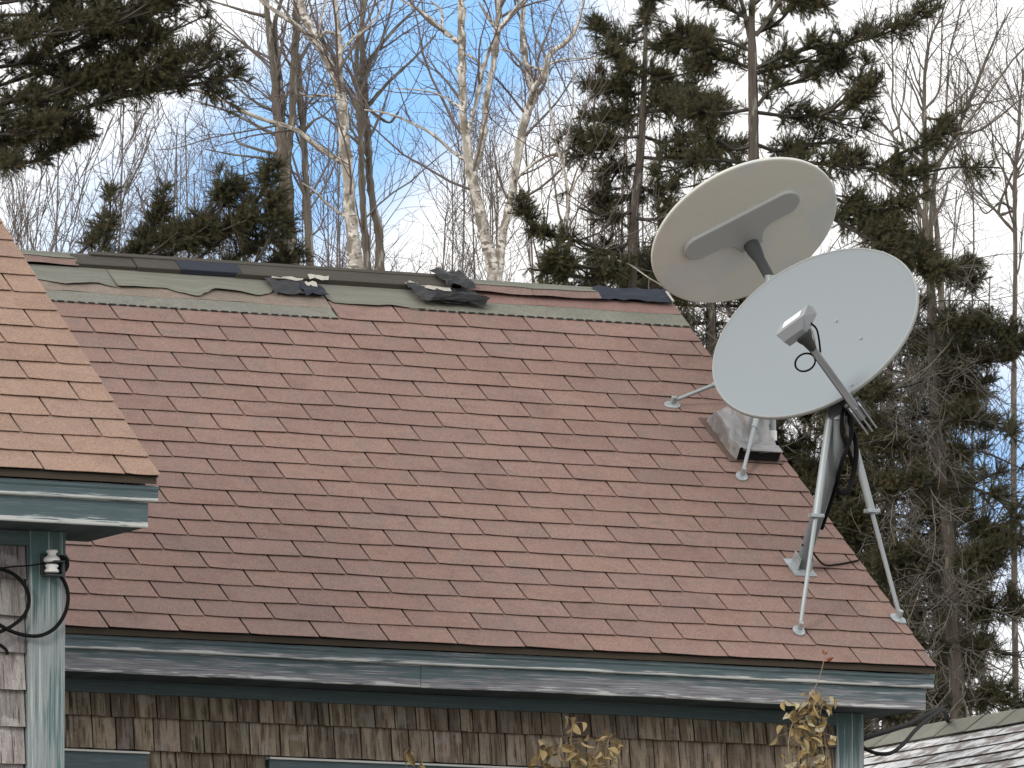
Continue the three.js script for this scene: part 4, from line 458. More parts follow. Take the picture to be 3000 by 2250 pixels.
// ------------------------------------------------------------------ rear dish: flat round terminal seen from behind
{
  const D = BACK_DISH, K = BACK_MAST, c = P3(D.center), N = P3(D.normal).normalize(), G = P3(D.major).normalize(), U = P3(D.up).normalize(), R = D.radius, t = thing('flat_dish', 'round cream dish seen from behind with grey T shaped bracket and dark neck', 'satellite dish');
  part('shell', bowl(c, G, U, N, R, R, [[0, 0.012], [0.3, 0.0118], [0.6, 0.0105], [0.85, 0.008], [0.97, 0.006], [0.992, 0.005], [0.998, 0.002], [1, -0.003], [0.998, -0.008], [0.985, -0.01], [0, -0.011]], 80, 1), M.dishBack, t);
  const sh = new THREE.Shape(), bar = 0.064, x = 0.215, y = 0.07;   // T plate
  sh.moveTo(-x + 0.01, y + bar); sh.lineTo(x - 0.01, y + bar); sh.absarc(x - 0.01, y, bar, Math.PI / 2, -Math.PI / 2, true);
  sh.lineTo(0.14, y - bar); sh.bezierCurveTo(0.09, y - bar, 0.062, y - bar - 0.03, 0.046, -0.088); sh.lineTo(-0.046, -0.088); sh.bezierCurveTo(-0.062, y - bar - 0.03, -0.09, y - bar, -0.14, y - bar); sh.lineTo(-x + 0.01, y - bar); sh.absarc(-x + 0.01, y, bar, -Math.PI / 2, -Math.PI * 1.5, true);
  const g = new THREE.ExtrudeGeometry(sh, { depth: 0.014, bevelEnabled: true, bevelSize: 0.008, bevelThickness: 0.008, bevelSegments: 3, curveSegments: 18 });
  g.applyMatrix4(new THREE.Matrix4().makeBasis(G, U, N).setPosition(sum(c, N, 0.008)));
  part('bracket_plate', g, M.plate, t);
  const top = P3(K.top), n0 = sum(c, U, -0.072, N, 0.018);
  part('neck', new MB().tube([n0, sum(n0, N, 0.045), sum(V(), n0, 0.62, top, 0.38), sum(V(), n0, 0.55, top, 0.45), top], [0.036, 0.034, 0.028, 0.024, 0.023], 16).geo(), M.neck, t);
  part('mast', cyl(P3(K.bottom), sum(top, upV, 0.012), 0.0235, 0.0235, 18), M.metal, t);
  part('mast_cap', cyl(sum(P3(K.bottom), upV, -0.012), sum(P3(K.bottom), upV, 0.03), 0.027, 0.027, 18), M.white, t);
  part('wall_bracket', boxAt(3.68, 3.738, 6.58, 6.63, -1.62, -1.54), M.metal, t);
  part('strut_collar', cyl(sum(P3(K.strutTop), upV, -0.018), sum(P3(K.strutTop), upV, 0.018), 0.03, 0.03, 16), M.metal, t);
  for (const f of K.feet) { const a = P3(K.strutTop), b = sum(P3(f), roofN, 0.032); part('strut', mergeGeometries([cyl(a, sum(V(), a, 0.4, b, 0.6), 0.0125, 0.0125, 12), cyl(sum(V(), a, 0.42, b, 0.58), b, 0.009, 0.008, 12)]), M.metal, t); const dd = sum(b, a, -1); dd.addScaledVector(roofN, -dd.dot(roofN)).normalize(); footPad(P3(f), dd, t); }
  part('hanging_cable', new MB().tube(smooth([sum(P3(K.bottom), xV, 0.02), V(3.82, 6.47, -1.58), V(3.84, 6.36, -1.55), V(3.93, 6.22, -1.5), V(3.99, 6.1, -1.5), V(3.94, 5.95, -1.6), V(3.73, 5.8, -1.7)], 24), 0.007, 6).geo(), M.cable, t);
}
// ------------------------------------------------------------------ dented roof vent
{
  const t = thing('roof_vent', 'dented pale metal roof vent with dark mouth beside the dish struts', 'roof vent'), o = onRoof(EAVE, 3.445, 1.625, 0.0);
  part('flashing', frameBox(o, xV, roofUp, roofN, -0.03, 0.228, -0.002, 0.36, 0.0095, 0.012, 0.001), M.flashing, t);
  const b = new MB(), nx = 36, ns = 30, P = (i, j) => { // hood: side walls and a sagging crumpled top
    const u = i / nx, v = j / ns, edge = Math.min(u, 1 - u), side = step(0, 0.16, edge), w = mix(0.0, 0.02, v), xx = mix(0.0 - w * 0.2, 0.208 + w * 0.3, u < 0.16 ? 0.16 * 0.12 * (u / 0.16) : u > 0.84 ? 1 - 0.16 * 0.12 * ((1 - u) / 0.16) : mix(0.02, 0.98, (u - 0.16) / 0.68));
    const hgt = mix(0.056, 0.082, step(0.1, 0.75, v)) * (1 - 0.85 * step(0.86, 1, v)) + (side > 0.5 ? 0.034 * (f3(u * 6, v * 7, 3, 3, 9) - 0.5) + 0.012 * Math.abs(f3(u * 9 + v * 4, v * 5, 5, 2, 19) - 0.5) - 0.028 * Math.exp(-((u - 0.55) ** 2 + (v - 0.35) ** 2) * 16) + 0.035 * step(0.3, 0.9, v) * Math.exp(-((u - 0.62) ** 2) * 14) : 0);
    return sum(o, xV, xx + 0.012 * (f3(u * 5, v * 9, 8, 2, 4) - 0.5), roofUp, v * 0.325 + 0.018 * (f3(u * 7, v * 5, 1, 2, 2) - 0.5), roofN, 0.014 + hgt * side);
  };
  for (let j = 0; j <= ns; j++) for (let i = 0; i <= nx; i++) b.v(P(i, j), i / nx, j / ns);
  for (let j = 0; j < ns; j++) for (let i = 0; i < nx; i++) { const k = j * (nx + 1) + i; b.i.push(k, k + 1, k + nx + 2, k, k + nx + 2, k + nx + 1); }
  b.build('hood', M.crumple, t);
  part('mouth', frameBox(o, xV, roofUp, roofN, 0.006, 0.202, 0.012, 0.02, 0.014, 0.062, 0.001), M.felt, t);  // black plate, darkness inside the opening put into its colour
  part('lip', frameBox(o, xV, roofUp, roofN, 0.02, 0.208, -0.004, 0.05, 0.064, 0.071, 0.002), M.crumple, t);
}
// ------------------------------------------------------------------ service wires
{
  const t = thing('wire_insulator', 'white porcelain wire insulator clamped to the peeling teal corner board', 'insulator'), o = P3(INSULATOR), F = V(0, 0, 1), q = (x, y, z) => V(o.x + x, o.y + y, o.z + z);
  part('base_plate', boxAt(o.x - 0.03, o.x + 0.055, o.y - 0.04, o.y + 0.03, o.z + 0.0005, o.z + 0.014), M.darkMetal, t);
  const lathe = (y0, pr) => { const g = new THREE.LatheGeometry(pr.map(([r, y]) => new THREE.Vector2(r, y)), 20); g.translate(o.x - 0.004, o.y + y0, o.z + 0.045); return g; };
  part('spool', lathe(0, [[0, 0.042], [0.017, 0.042], [0.021, 0.037], [0.017, 0.031], [0.014, 0.028], [0.017, 0.021], [0.028, 0.014], [0.03, 0.004], [0.026, -0.001], [0, -0.001]]), M.porcelain, t);
  part('spool', lathe(-0.034, [[0, 0.026], [0.02, 0.026], [0.025, 0.02], [0.018, 0.012], [0.026, 0.004], [0.024, -0.004], [0, -0.004]]), M.porcelain, t);
  part('yoke', mergeGeometries([boxAt(o.x + 0.03, o.x + 0.042, o.y - 0.045, o.y + 0.022, o.z + 0.01, o.z + 0.06), boxAt(o.x - 0.03, o.x + 0.036, o.y - 0.05, o.y - 0.042, o.z + 0.012, o.z + 0.06), boxAt(o.x - 0.01, o.x + 0.034, o.y - 0.003, o.y + 0.004, o.z + 0.03, o.z + 0.076)]), M.darkMetal, t);
  part('splice', new MB().tube(smooth([q(0.02, 0.016, 0.06), q(0.042, 0.01, 0.06), q(0.048, -0.012, 0.055), q(0.04, -0.03, 0.05)], 10), 0.009, 8).geo(), M.cable, t);
  const c = thing('service_cable', 'coiled black service cable looping below the white insulator', 'cable');
  part('loop', new MB().tube(smooth(CABLE_LOOP.map(P3), 110), 0.0068, 8).geo(), M.cable, c); part('wire', new MB().tube(smooth(CABLE_THIN.map(P3), 20), 0.0028, 6).geo(), M.cable, c);
  const d = thing('cable_stub', 'short cut black wire end on the grey shakes below the coil', 'cable'); part('wire', new MB().tube(smooth(CABLE_STUB.map(P3), 12), 0.006, 7).geo(), M.cable, d);
  const e = thing('drop_cable', 'thick black drop cables sagging from the house corner to the neighbouring roof', 'cable');
  part('upper_strand', new MB().tube(smooth(CABLE_A.map(P3), 40), 0.011, 8).geo(), M.cable, e); part('lower_strand', new MB().tube(smooth(CABLE_B.map(P3), 50), 0.0085, 8).geo(), M.cable, e);
}
// ------------------------------------------------------------------ neighbouring pale roof
{
  const t = thing('neighbouring_house', 'neighbouring house showing only its pale worn shingle roof below the spruces', 'house'), Q = P3(NEIGHBOUR.ridge), rand = rng(71), A = V(0, 0, 1), dn = V(-1, 0, 0);
  const p = Math.tan(28 * Math.PI / 180), cs = Math.cos(28 * Math.PI / 180), sn = Math.sin(28 * Math.PI / 180), S = 2.7;
  const at = (a, s, h) => V(Q.x - s * cs - h * -sn * -1, Q.y - 0.03 - s * sn + h * cs, Q.z + a);   // a along the ridge, s down the slope
  const gz = [-4, 3.6], prof = [[Q.x - 2.3, 0], [Q.x + 2.3, 0], [Q.x + 2.3, Q.y - 0.06 - 2.36 * p], [Q.x, Q.y - 0.06], [Q.x - 2.3, Q.y - 0.06 - 2.36 * p]];
  { const b = new MB(); for (const z of gz) { const f = prof.map(q => V(q[0], q[1], Q.z + z)); b.quad(f[0], f[1], f[2], f[4]); b.tri(f[2], f[3], f[4]); } for (let k = 0; k < 5; k++) { const a = prof[k], c = prof[(k + 1) % 5]; b.quad(V(a[0], a[1], Q.z + gz[0]), V(c[0], c[1], Q.z + gz[0]), V(c[0], c[1], Q.z + gz[1]), V(a[0], a[1], Q.z + gz[1])); } b.build('wall', M.siding, t, true); }
  const deck = new MB(); for (const sgn of [1, -1]) { const m = v => V(Q.x + (v.x - Q.x) * sgn, v.y, v.z), a = m(at(-4.2, S, -0.012)), b = m(at(3.8, S, -0.012)), c = m(at(3.8, 0, -0.012)), d = m(at(-4.2, 0, -0.012)); deck.quad(a, b, c, d, [[0, 0], [4, 0], [4, 1.4], [0, 1.4]]); }
  const roof = deck.build('roof', M.sealant, t, true), mass = new MB();
  for (let c = 0; c < 21; c++) for (let k = -14; k < 13; k++) {
    const a0 = (k + (c % 2) * 0.5) * TAB, a1 = a0 + TAB, s1 = c * EXP, s0 = s1 + EXP, tone = 0.82 + 0.36 * rand(), tint = [tone, tone * 0.99, tone * 0.98], ed = tint, gp = 0.004, du = rand() * 3, dv = rand() * 3, dl = 0.006 * (rand() - 0.5), seen = c < 12 && a0 > -2.2 && a0 < 1.6, b = seen ? new MB() : mass, h = 0.008 + 0.004 * rand(), N = 3;
    for (let n = 0; n < N; n++) { const xa = mix(a0 + gp, a1 - gp, n / N), xb = mix(a0 + gp, a1 - gp, (n + 1) / N), e = 0.006 * (rand() - 0.5); b.quad(at(xa, s0 + dl, h), at(xb, s0 + dl + e, h), at(xb, s1, 0.003), at(xa, s1, 0.003), [[xa + du, s0 + dv], [xb + du, s0 + dv], [xb + du, s1 + dv], [xa + du, s1 + dv]], tint); b.quad(at(xa, s0 + dl, h), at(xb, s0 + dl + e, h), at(xb, s0 + dl - 0.014, -0.002), at(xa, s0 + dl - 0.014, -0.002), null, ed); }
    if (seen) b.build('shingle', M.oldRoof, roof, true);
  }
  mass.build('shingle_field', M.oldRoof, roof, true).userData.kind = 'stuff';
  for (let k = -14; k < 13; k++) { const b = new MB(), tone = 0.9 + 0.08 * rand(), c = [tone * 1.15, tone * 1.15, tone * 1.1], a = k * TAB, e = a + TAB + 0.02, h = 0.022 + 0.004 * rand(), du = rand(); for (const sgn of [1, -1]) { const m = v => V(Q.x + (v.x - Q.x) * sgn, v.y, v.z); b.quad(m(at(a, 0.14, 0.016)), m(at(e, 0.14, 0.019)), m(at(e, 0, h + 0.016)), m(at(a, 0, h + 0.013)), [[a + du, 0], [e + du, 0], [e + du, 0.15], [a + du, 0.15]], c); } b.build('ridge_cap', M.headlap, roof, true); }
}
// ------------------------------------------------------------------ dry climbers in front of the wall
const leafGeos = [0, 1, 2].map(k => { const b = new MB(), n = 6, w = [0.3, 0.24, 0.36][k], cu = [0.5, 0.9, 0.3][k]; let pl, pr, pm; for (let i = 0; i <= n; i++) { const t = i / n, wd = w * Math.sin(Math.PI * Math.pow(t, 0.8)) ** 0.8, z = -cu * 0.4 * t * t, m = V(0, t, z), l = V(-wd * 0.8, t, z + wd * 0.5), r = V(wd * 0.8, t, z + wd * 0.5); if (i) { b.quad(pl, pm, m, l); b.quad(pm, pr, r, m); } pl = l; pr = r; pm = m; } return b.geo(); });
function vine(t, stems, n, seed, spread, size, rusty = false, from = 0.3) {
  const r = rng(seed), zf = 0.12; stems.forEach((s, k) => {
    const p = s.map(P3), foot = p[0].clone(); const low = []; for (let y = 0; y < foot.y - 0.3; y += 0.5) low.push(V(foot.x + 0.06 * Math.sin(y * 2 + k), y, foot.z + 0.05 * Math.cos(y * 1.7 + k)));
    const path = smooth([...low, ...p], 90); part('stem', new MB().tube(path, path.map((q, i) => mix(0.007, 0.0018, i / 90)), 6).geo(), M.stem, t);
    const vis = smooth(p, 40); for (let i = 0; i < n; i++) {
      const q = vis[Math.floor(mix(from, 1, r()) * 40)], g = leafGeos[Math.floor(r() * 3)], m = rusty ? M.leafRust : [M.leafA, M.leafA, M.leafB, M.leafC][Math.floor(r() * 4)], L = size * (0.6 + 0.8 * r());
      const o = part('leaf', g, m, t); o.position.set(q.x + (r() - 0.5) * spread, q.y + (r() - 0.5) * spread * 0.5, q.z + (r() - 0.5) * spread); o.rotation.set(r() * 2.4 + 1.6, r() * 6.28, (r() - 0.5) * 2.4); o.scale.set(L, L, L);
      const tip = sum(o.position, V(0, 0, 0), 1); if (tip.distanceTo(q) > 0.012) part('petiole', new MB().tube([q, tip], 0.0012, 4, false).geo(), M.stem, t);
    }
  });
}
vine(thing('dry_climber', 'dry yellow climber hanging in front of the corner board end of the wall', 'plant', 'dry climbers'), [VINE_A[0].slice(0, 6), VINE_A[1], VINE_A[2]], 46, 3, 0.11, 0.05, false, 0.05);
vine(thing('dry_climber', 'dry olive climber in two leafy clumps against the middle of the shake wall', 'plant', 'dry climbers'), VINE_B, 22, 8, 0.09, 0.05);
vine(thing('dry_climber', 'sparse pale dry stems beside the long window head', 'plant', 'dry climbers'), VINE_C, 3, 12, 0.03, 0.05, false, 0.75);
{ const t = thing('dead_shoot', 'thin dead shoot with rust red leaves rising across the eave boards', 'plant'); const p = smooth(VINE_A[0].slice(3).map(P3), 24); part('stem', new MB().tube([V(3.0, 0, 0.14), V(3.02, 3, 0.15), V(3.0, 5.0, 0.13), ...p], 0.0016, 5).geo(), M.stem, t); const r = rng(4), e = p[p.length - 1]; for (let k = 0; k < 4; k++) { const o = part('leaf', leafGeos[k % 3], M.leafRust, t); o.position.copy(e).add(V((r() - 0.5) * 0.02, -0.01 - 0.012 * k, 0)); o.rotation.set(0.5 * r(), r() * 6, (r() - 0.5) * 4); o.scale.setScalar(0.018 + 0.016 * r()); } }
// ------------------------------------------------------------------ trees: limbs in metres about each foot, right / height / towards the road
const RT = V(0.9006, 0, 0.4347), TW = V(-0.4347, 0, 0.9006);
function perp(T, r) { const q = V(r() - 0.5, r() - 0.5, r() - 0.5); q.addScaledVector(T, -q.dot(T)); return q.lengthSq() < 1e-6 ? V(0, 0, 1) : q.normalize(); }
// side shoots on a path, level by level
function sprout(mb, path, rad, spec, lev, r) {
  const L = spec[lev]; if (!L) return; let len = 0; for (let k = 1; k < path.length; k++) len += path[k].distanceTo(path[k - 1]);
  const n = Math.round(len * L.per * (0.7 + 0.6 * r())); const dir = V();
  for (let q = 0; q < n; q++) {
    const t = mix(L.from ?? 0.1, 1, Math.pow(r(), 0.85)), f = t * (path.length - 1), i = Math.min(path.length - 2, Math.floor(f)), base = path[i].clone().lerp(path[i + 1], f - i), T = dir.subVectors(path[i + 1], path[i]).normalize().clone();
    const a = mix(L.a0, L.a1, r()), d = T.multiplyScalar(Math.cos(a)).addScaledVector(perp(dir.clone(), r), Math.sin(a)); d.y += L.up; d.normalize();
    const ln = L.len * (0.45 + 0.9 * r()) * (1 - 0.45 * t), ns = L.seg, pts = [base], R0 = Math.max(L.min, Math.min((rad[i] ?? rad) * 0.55, L.rad * (0.7 + 0.6 * r()))), rr = [R0];
    for (let k = 1; k <= ns; k++) { d.x += (r() - 0.5) * L.wob; d.y += (r() - 0.5) * L.wob + L.lift; d.z += (r() - 0.5) * L.wob; d.normalize(); pts.push(pts[k - 1].clone().addScaledVector(d, ln / ns)); rr.push(mix(R0, L.min * 0.8, k / ns)); }
    mb.tube(pts, rr, lev === 0 ? 5 : 3, false); sprout(mb, pts, rr, spec, lev + 1, r);
  }
}
const R_ = Math.PI / 180;
const BARE = [{ per: 3.2, len: 0.9, a0: 30 * R_, a1: 62 * R_, up: 0.22, seg: 7, wob: 0.34, lift: 0.05, rad: 0.008, min: 0.0028, from: 0.15 }, { per: 8.5, len: 0.4, a0: 28 * R_, a1: 60 * R_, up: 0.14, seg: 5, wob: 0.6, lift: 0.04, rad: 0.0036, min: 0.0017, from: 0.12 }, { per: 7.5, len: 0.19, a0: 30 * R_, a1: 60 * R_, up: 0.1, seg: 3, wob: 0.7, lift: 0.03, rad: 0.002, min: 0.0013 }];
const local = (b, x, y, z) => V(b[0], 0, b[2]).addScaledVector(RT, x).addScaledVector(TW, z).add(V(0, y, 0));
function bareTree(name, label, key, seed, mTrunk, mTwig, k = 1, cat = 'tree', group = 'bare trees behind the ridge') {
  const S = TREE_SHAPES[key], r = rng(seed), t = thing(name, label, cat, group), tr = new MB(), tw = new MB();
  const placed = [];
  S.limbs.forEach((l, n) => {
    const pts = [], rad = []; const zdir = (r() - 0.5) * 0.5; for (let q = 0; q < l.length; q += 3) { pts.push([l[q], l[q + 1], n ? zdir * (q / 3) * 0.12 : 0]); rad.push(l[q + 2]); }
    let P = pts.map(q => local(S.base, q[0], q[1], q[2])), Rr = rad.slice();
    if (n === 0 || (pts[0][1] < pts[1][1] && S.limbs.length && pts[0][1] <= S.limbs[0][1] + 0.35)) { const q = pts[0]; P = [local(S.base, q[0] * (n ? 0.75 : 1) + 0.02 * n, 0, 0), local(S.base, q[0] * (n ? 0.9 : 1), q[1] * 0.5, 0), ...P]; Rr = [rad[0] * 1.5, rad[0] * 1.2, ...rad]; }
    else { let best = null, bd = 0.3; for (const q of placed) { const e = q.distanceTo(P[0]); if (e < bd) { bd = e; best = q; } } if (best) { P = [best.clone(), ...P.slice(bd > 0.06 ? 0 : 1)]; Rr = [Rr[0], ...Rr.slice(bd > 0.06 ? 0 : 1)]; } }
    const m = P.length * 5, C = new THREE.CatmullRomCurve3(P, false, 'centripetal'), path = [], pr = [];
    for (let q = 0; q <= m; q++) { const u = q / m, f = u * (P.length - 1), i = Math.min(P.length - 2, Math.floor(f)); const p = C.getPoint(u), rr = mix(Rr[i], Rr[i + 1], f - i); path.push(p.add(V((r() - 0.5), 0, (r() - 0.5)).multiplyScalar(rr * 0.35))); pr.push(rr * (0.9 + 0.2 * r() + (r() < 0.12 ? 0.3 : 0))); }
    placed.push(...path); tr.tube(path, pr, rad[0] > 0.02 ? 9 : 6);
    const from = path.findIndex(p => p.y > 6.4), vis = path.slice(Math.max(0, from)), vr = pr.slice(Math.max(0, from)); if (vis.length > 2) { const thick = vr[0] > 0.028; sprout(tw, vis, vr, thick ? [{ ...BARE[0], per: 2.6 * k, len: 1.0 }, BARE[1], BARE[2]] : [{ ...BARE[0], per: 4.6 * k, len: 0.65 }, BARE[1], BARE[2]], 0, r); }
  });
  tr.build('trunk', mTrunk, t); tw.build('crown', mTwig, t);
}
bareTree('maple_tree', 'bare grey brown maple with several close stems between spruce tip and birch', 'maple_a', 21, M.bark, M.twig, 1);
bareTree('birch_tree', 'pale birch forking high with a long limb reaching over the spruce tip', 'birch_a', 22, M.birch, M.birchTwig, 1);
bareTree('maple_tree', 'bare brown maple of two slim stems touching the forked birch', 'maple_b', 23, M.bark, M.twig, 1.1);
bareTree('birch_tree', 'white birch of three spreading stems from one foot behind the torn ridge', 'birch_b', 24, M.birch, M.birchTwig, 0.9);
bareTree('birch_tree', 'slender leaning birch with low crooked limbs beside the three stemmed birch', 'birch_c', 25, M.birch, M.birchTwig, 1.3);
bareTree('aspen_tree', 'tall bare aspen fanning upward behind the round cream dish', 'aspen_a', 26, M.bark, M.twig, 1.2);
bareTree('aspen_tree', 'thin bare aspen at the far side of the fanning aspen', 'aspen_b', 27, M.bark, M.twig, 1.5);
// leaning young shoots
SAPLINGS.forEach((s, n) => {
  const r = rng(60 + n), t = thing('bare_sapling', 'thin bare sapling leaning over the ridge beside the sunlit wing roof', 'sapling', 'leaning saplings'), tr = new MB(), tw = new MB(), b = [s[0], 0, s[1]], P = [];
  for (let k = 0; k <= 22; k++) { const q = k / 22, y = s[4] * q, lean = Math.max(0, (y - s[2]) / (s[4] - s[2])); P.push(local(b, s[3] * lean * (0.7 + 0.3 * lean) + 0.012 * (r() - 0.5) * 2, y, 0.02 * (r() - 0.5))); }
  const rad = P.map((p, k) => mix(0.016, 0.0028, Math.pow(k / 22, 0.8))); tr.tube(P, rad, 6); const i = P.findIndex(p => p.y > 8.4);
  sprout(tw, P.slice(i), rad.slice(i), [{ ...BARE[0], per: 9, len: 0.5, a0: 12 * R_, a1: 32 * R_, up: 0.1, from: 0 }, { ...BARE[1], per: 7, len: 0.22, a0: 15 * R_, a1: 40 * R_ }], 0, r);
  tr.build('trunk', M.twig, t); tw.build('crown', M.twig, t);
});
// ---- spruces: boughs carry branchlets, branchlets carry needled shoots
const shootGeo = (() => { const b = new MB(), r = rng(9); for (let k = 0; k < 30; k++) { const t = Math.pow(k / 30, 0.9), a = k * 2.4, o = V(0, t, 0), d = V(Math.cos(a), 0.75 + 0.3 * r(), Math.sin(a)).normalize(), w = V(-Math.sin(a), 0, Math.cos(a)).multiplyScalar(0.028), L = 0.3 * (0.8 + 0.4 * r()); b.tri(o.clone().add(w), o.clone().sub(w), sum(o, d, L)); } b.tube([V(0, -0.05, 0), V(0, 1, 0)], [0.022, 0.012], 3, false); b.tri(V(0.018, 1, 0), V(-0.018, 1, 0), V(0, 1.2, 0)); return b.geo(true); })();
const MX = new THREE.Matrix4(), QT = new THREE.Quaternion();
function spruce(label, key, seed, k = 1, dead = 0) {
  const S = TREE_SHAPES[key], r = rng(seed), t = thing('spruce_tree', label, 'tree', 'spruces'), tr = new MB(), br = new MB(), sh = [], dd = new MB();
  S.limbs.forEach((l, n) => { let P = [], Rr = []; for (let q = 0; q < l.length; q += 3) { P.push(local(S.base, l[q], l[q + 1], 0)); Rr.push(l[q + 2]); } if (!n) { P.unshift(local(S.base, l[0], 0, 0)); Rr.unshift(l[2] * 1.4); } const C = new THREE.CatmullRomCurve3(P, false, 'centripetal'), m = P.length * 5, path = [], pr = []; for (let q = 0; q <= m; q++) { const f = q / m * (P.length - 1), i = Math.min(P.length - 2, Math.floor(f)); path.push(C.getPoint(q / m)); pr.push(mix(Rr[i], Rr[i + 1], f - i) * (0.94 + 0.12 * r())); } tr.tube(path, pr, 9); });
  const shoot = (p, d, L) => { QT.setFromUnitVectors(upV, d); MX.compose(p, QT, V(L, L, L)); sh.push(MX.clone()); };
  const twiglet = (p, d0, L, lev, w) => {
    const d = d0.clone(), pts = [p]; for (let k2 = 1; k2 <= 3; k2++) { d.y += 0.03 + 0.12 * (r() - 0.5); d.x += (r() - 0.5) * 0.4; d.z += (r() - 0.5) * 0.4; d.normalize(); pts.push(pts[k2 - 1].clone().addScaledVector(d, L / 3)); }
    br.tube(pts, [w, w * 0.85, w * 0.7, w * 0.5], 3, false);
    const ns = Math.max(2, Math.round(L * 62)); for (let k2 = 0; k2 < ns; k2++) { const g = (k2 + r()) / ns * 3, j = Math.min(2, Math.floor(g)), pp = pts[j].clone().lerp(pts[j + 1], g - j), e = mix(0.4, 1.3, r()), dj = pts[j + 1].clone().sub(pts[j]).normalize(), dir = dj.clone().multiplyScalar(Math.cos(e)).addScaledVector(perp(dj, r), Math.sin(e)); dir.y += 0.12; dir.normalize(); shoot(pp, dir, 0.03 + 0.028 * r()); if (lev && r() < 0.5) twiglet(pp, dir, L * (0.3 + 0.35 * r()), lev - 1, w * 0.7); }
    shoot(pts[3], d, 0.045 + 0.02 * r());
  };
  const spray = (path, spread, dens) => { let len = 0; for (let q = 1; q < path.length; q++) len += path[q].distanceTo(path[q - 1]); const n = Math.round(len * 72 * dens);
    for (let q = 0; q < n; q++) {
      const tt = Math.pow(r(), 0.8), f = tt * (path.length - 1), i = Math.min(path.length - 2, Math.floor(f)), p = path[i].clone().lerp(path[i + 1], f - i); if (f3(p.x * 8, p.y * 8, p.z * 8, 2, seed) < 0.43) continue;
      const T = path[i + 1].clone().sub(path[i]).normalize(), a = mix(0.6, 1.5, r()), d = T.clone().multiplyScalar(Math.cos(a)).addScaledVector(perp(T, r), Math.sin(a)); d.y += 0.15; d.normalize();
      twiglet(p, d, spread * (0.25 + 0.75 * r()) * (1 - 0.4 * tt) * (tt < 0.1 ? 0.5 : 1), 1, 0.0032);
    } };
  for (const b of S.boughs) {
    const z0 = (r() - 0.5) * 0.25, sp = b[0], P = [], zd = (r() - 0.5) * 0.9; for (let q = 1; q < b.length; q += 2) P.push(local(S.base, b[q], b[q + 1], (q > 1 ? zd : 0) * (q / b.length)));
    const path = smooth(P, 18); br.tube(path, path.map((p, i) => mix(0.011, 0.004, i / 18)), 5, false);
    const n = path.length; spray(path, sp * 1.25, k);
    for (let q = 0; q < 5; q++) { const i = 3 + Math.floor(r() * (n - 6)), T = path[i + 1].clone().sub(path[i]).normalize(), d = T.multiplyScalar(0.8).addScaledVector(TW, (r() - 0.5) * 1.6); d.y += (r() - 0.35) * 0.5; d.normalize(); const L = sp * (1.4 + 1.6 * r()), e = [path[i]]; for (let k2 = 1; k2 <= 5; k2++) { d.y += 0.05; d.normalize(); e.push(e[k2 - 1].clone().addScaledVector(d, L / 5)); } br.tube(e, [0.007, 0.006, 0.005, 0.004, 0.003, 0.002], 4, false); spray(e, sp * 0.75, k); }
    if (dead) { for (let q = 0; q < dead; q++) { const i = Math.floor(r() * 8), d = V((r() - 0.5), (r() - 0.6) * 0.8, (r() - 0.5)).normalize(), e = [path[i]]; const L = 0.2 + 0.5 * r(); for (let k2 = 1; k2 <= 5; k2++) { d.x += (r() - 0.5) * 0.5; d.y += (r() - 0.5) * 0.5; d.z += (r() - 0.5) * 0.5; d.normalize(); e.push(e[k2 - 1].clone().addScaledVector(d, L / 5)); } dd.tube(e, [0.004, 0.0036, 0.003, 0.0026, 0.0022, 0.0016], 3, false); sprout(dd, e, 0.003, [{ ...BARE[2], per: 12, len: 0.2, up: -0.02 }, { ...BARE[2], per: 9, len: 0.1, up: 0 }], 0, r); } }
  }
  tr.build('trunk', M.spruceBark, t); br.build('boughs', M.bough, t); if (dead) dd.build('dead_twigs', M.deadTwig, t);
  const im = new THREE.InstancedMesh(shootGeo, M.needle, sh.length); im.name = 'crown'; im.castShadow = im.receiveShadow = true; im.userData.kind = 'stuff'; const c = new THREE.Color();
  sh.forEach((m, i) => { im.setMatrixAt(i, m); const w = r(), y = r(); c.setRGB(mix(0.04, 0.09, w) * mix(1, 1.35, y * y), mix(0.045, 0.09, w), mix(0.022, 0.036, w)); im.setColorAt(i, c); }); t.add(im); counts.shoots += sh.length;
}
const counts = { shoots: 0 };
spruce('large dark spruce whose upswept boughs hang in above the wing roof', 'spruce_a', 31, 0.95);
spruce('bushy young spruce tip showing over the left end of the torn ridge', 'spruce_b', 32, 0.85);
spruce('narrow dark spruce beside the big spruce, rising behind the cap shingles', 'spruce_c', 33, 1.15);
spruce('big spruce with clear pale trunk rising straight above the cream dish', 'spruce_d', 34, 1.15);
spruce('ragged spruce with lichened trunk and dead twigs beside the gable edge', 'spruce_e', 35, 1.35, 10);
spruce('dense dark spruce standing between the gable edge and the lichened spruce', 'spruce_g', 37, 1.25, 3);
spruce('deep shaded spruce behind the dishes and roof vent', 'spruce_f', 36, 1.25, 5);
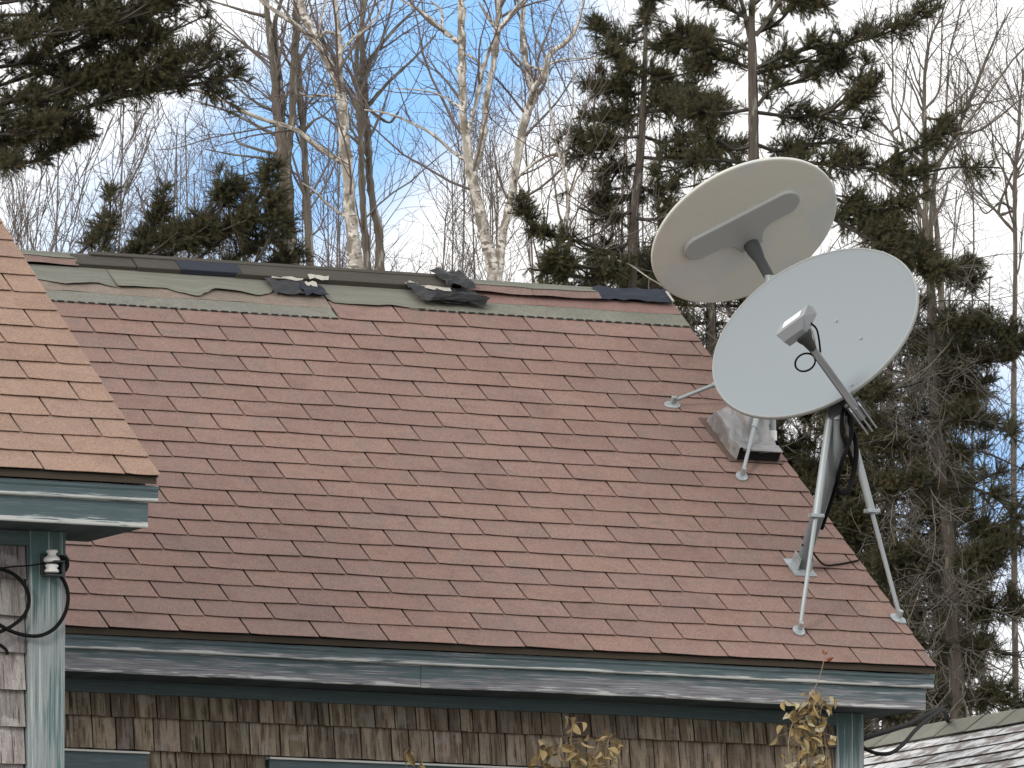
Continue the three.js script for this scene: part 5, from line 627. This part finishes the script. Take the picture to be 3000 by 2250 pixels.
// ---- the wood behind: bare poles too many to tell apart
{
  const wood = new THREE.Group(); wood.name = 'bare_thicket'; wood.userData = { kind: 'stuff', label: 'tangled grey thicket of bare young trees behind everything', category: 'thicket' }; scene.add(wood);
  const r = rng(77), vars = []; for (let v = 0; v < 5; v++) {
    const b = new MB(), q = rng(200 + v), P = [], lean = (q() - 0.5) * 0.8; for (let k = 0; k <= 20; k++) P.push(V(lean * (k / 20) ** 2 + 0.03 * (q() - 0.5), 11 * k / 20, 0.03 * (q() - 0.5))); const rad = P.map((p, k) => mix(0.03, 0.004, k / 20)); b.tube(P, rad, 5);
    sprout(b, P.slice(9), rad.slice(9), [{ ...BARE[0], per: 5.5, len: 0.95, a0: 22 * R_, a1: 52 * R_, from: 0 }, { ...BARE[1], per: 8, len: 0.42 }, { ...BARE[2], per: 9, len: 0.2 }], 0, q); vars.push(b.geo());
  }
  const sets = vars.map(() => []);
  const put = (x, z, h) => { QT.setFromAxisAngle(upV, r() * 6.28); MX.compose(V(x, 0, z), QT, V(1, h, 1)); sets[Math.floor(r() * 5)].push(MX.clone()); };
  // rows of the wood, along RT from an origin well behind the houses
  const o = V(9.3, 0, -19.5); for (let k = 0; k < 115; k++) { const a = mix(-7, 9, r()), d = mix(-2, 10, r()), right = step(1.2, 2.6, a), h = mix(0.84, 0.98, r()) - 0.01 * right + 0.03 * d / 10 - (a < -0.8 ? 0.04 : 0); const p = sum(o, RT, a, TW, -d); put(p.x, p.z, h); }
  for (let k = 0; k < 24; k++) { const p = sum(o, RT, mix(1.5, 4.5, r()), TW, mix(-1, 4, r())); put(p.x, p.z, mix(0.8, 1.02, r())); }
  for (let k = 0; k < 46; k++) { const p = sum(o, RT, mix(-1.6, 1.6, r()), TW, mix(-4, 0, r())); put(p.x, p.z, mix(0.86, 1.01, r())); }
  for (let k = 0; k < 62; k++) { const p = sum(o, RT, mix(1.0, 3.9, r()), TW, mix(-2, 3.5, r())); put(p.x, p.z, mix(0.68, 0.84, r())); }
  for (let k = 0; k < 44; k++) { const p = sum(o, RT, mix(-2.3, 1.4, r()), TW, mix(-3, 3, r())); put(p.x, p.z, mix(0.8, 0.92, r())); }
  vars.forEach((g, v) => { const im = new THREE.InstancedMesh(g, M.twig, sets[v].length); im.name = 'saplings'; im.castShadow = im.receiveShadow = true; sets[v].forEach((m, i) => im.setMatrixAt(i, m)); wood.add(im); });
}
let tris = 0; scene.traverse(o => { if (o.isMesh && !o.isInstancedMesh) tris += (o.geometry.index ? o.geometry.index.count : o.geometry.attributes.position.count) / 3; });
console.log('triangles', Math.round(tris), 'shoots', counts.shoots);
renderer.render(scene, camera);
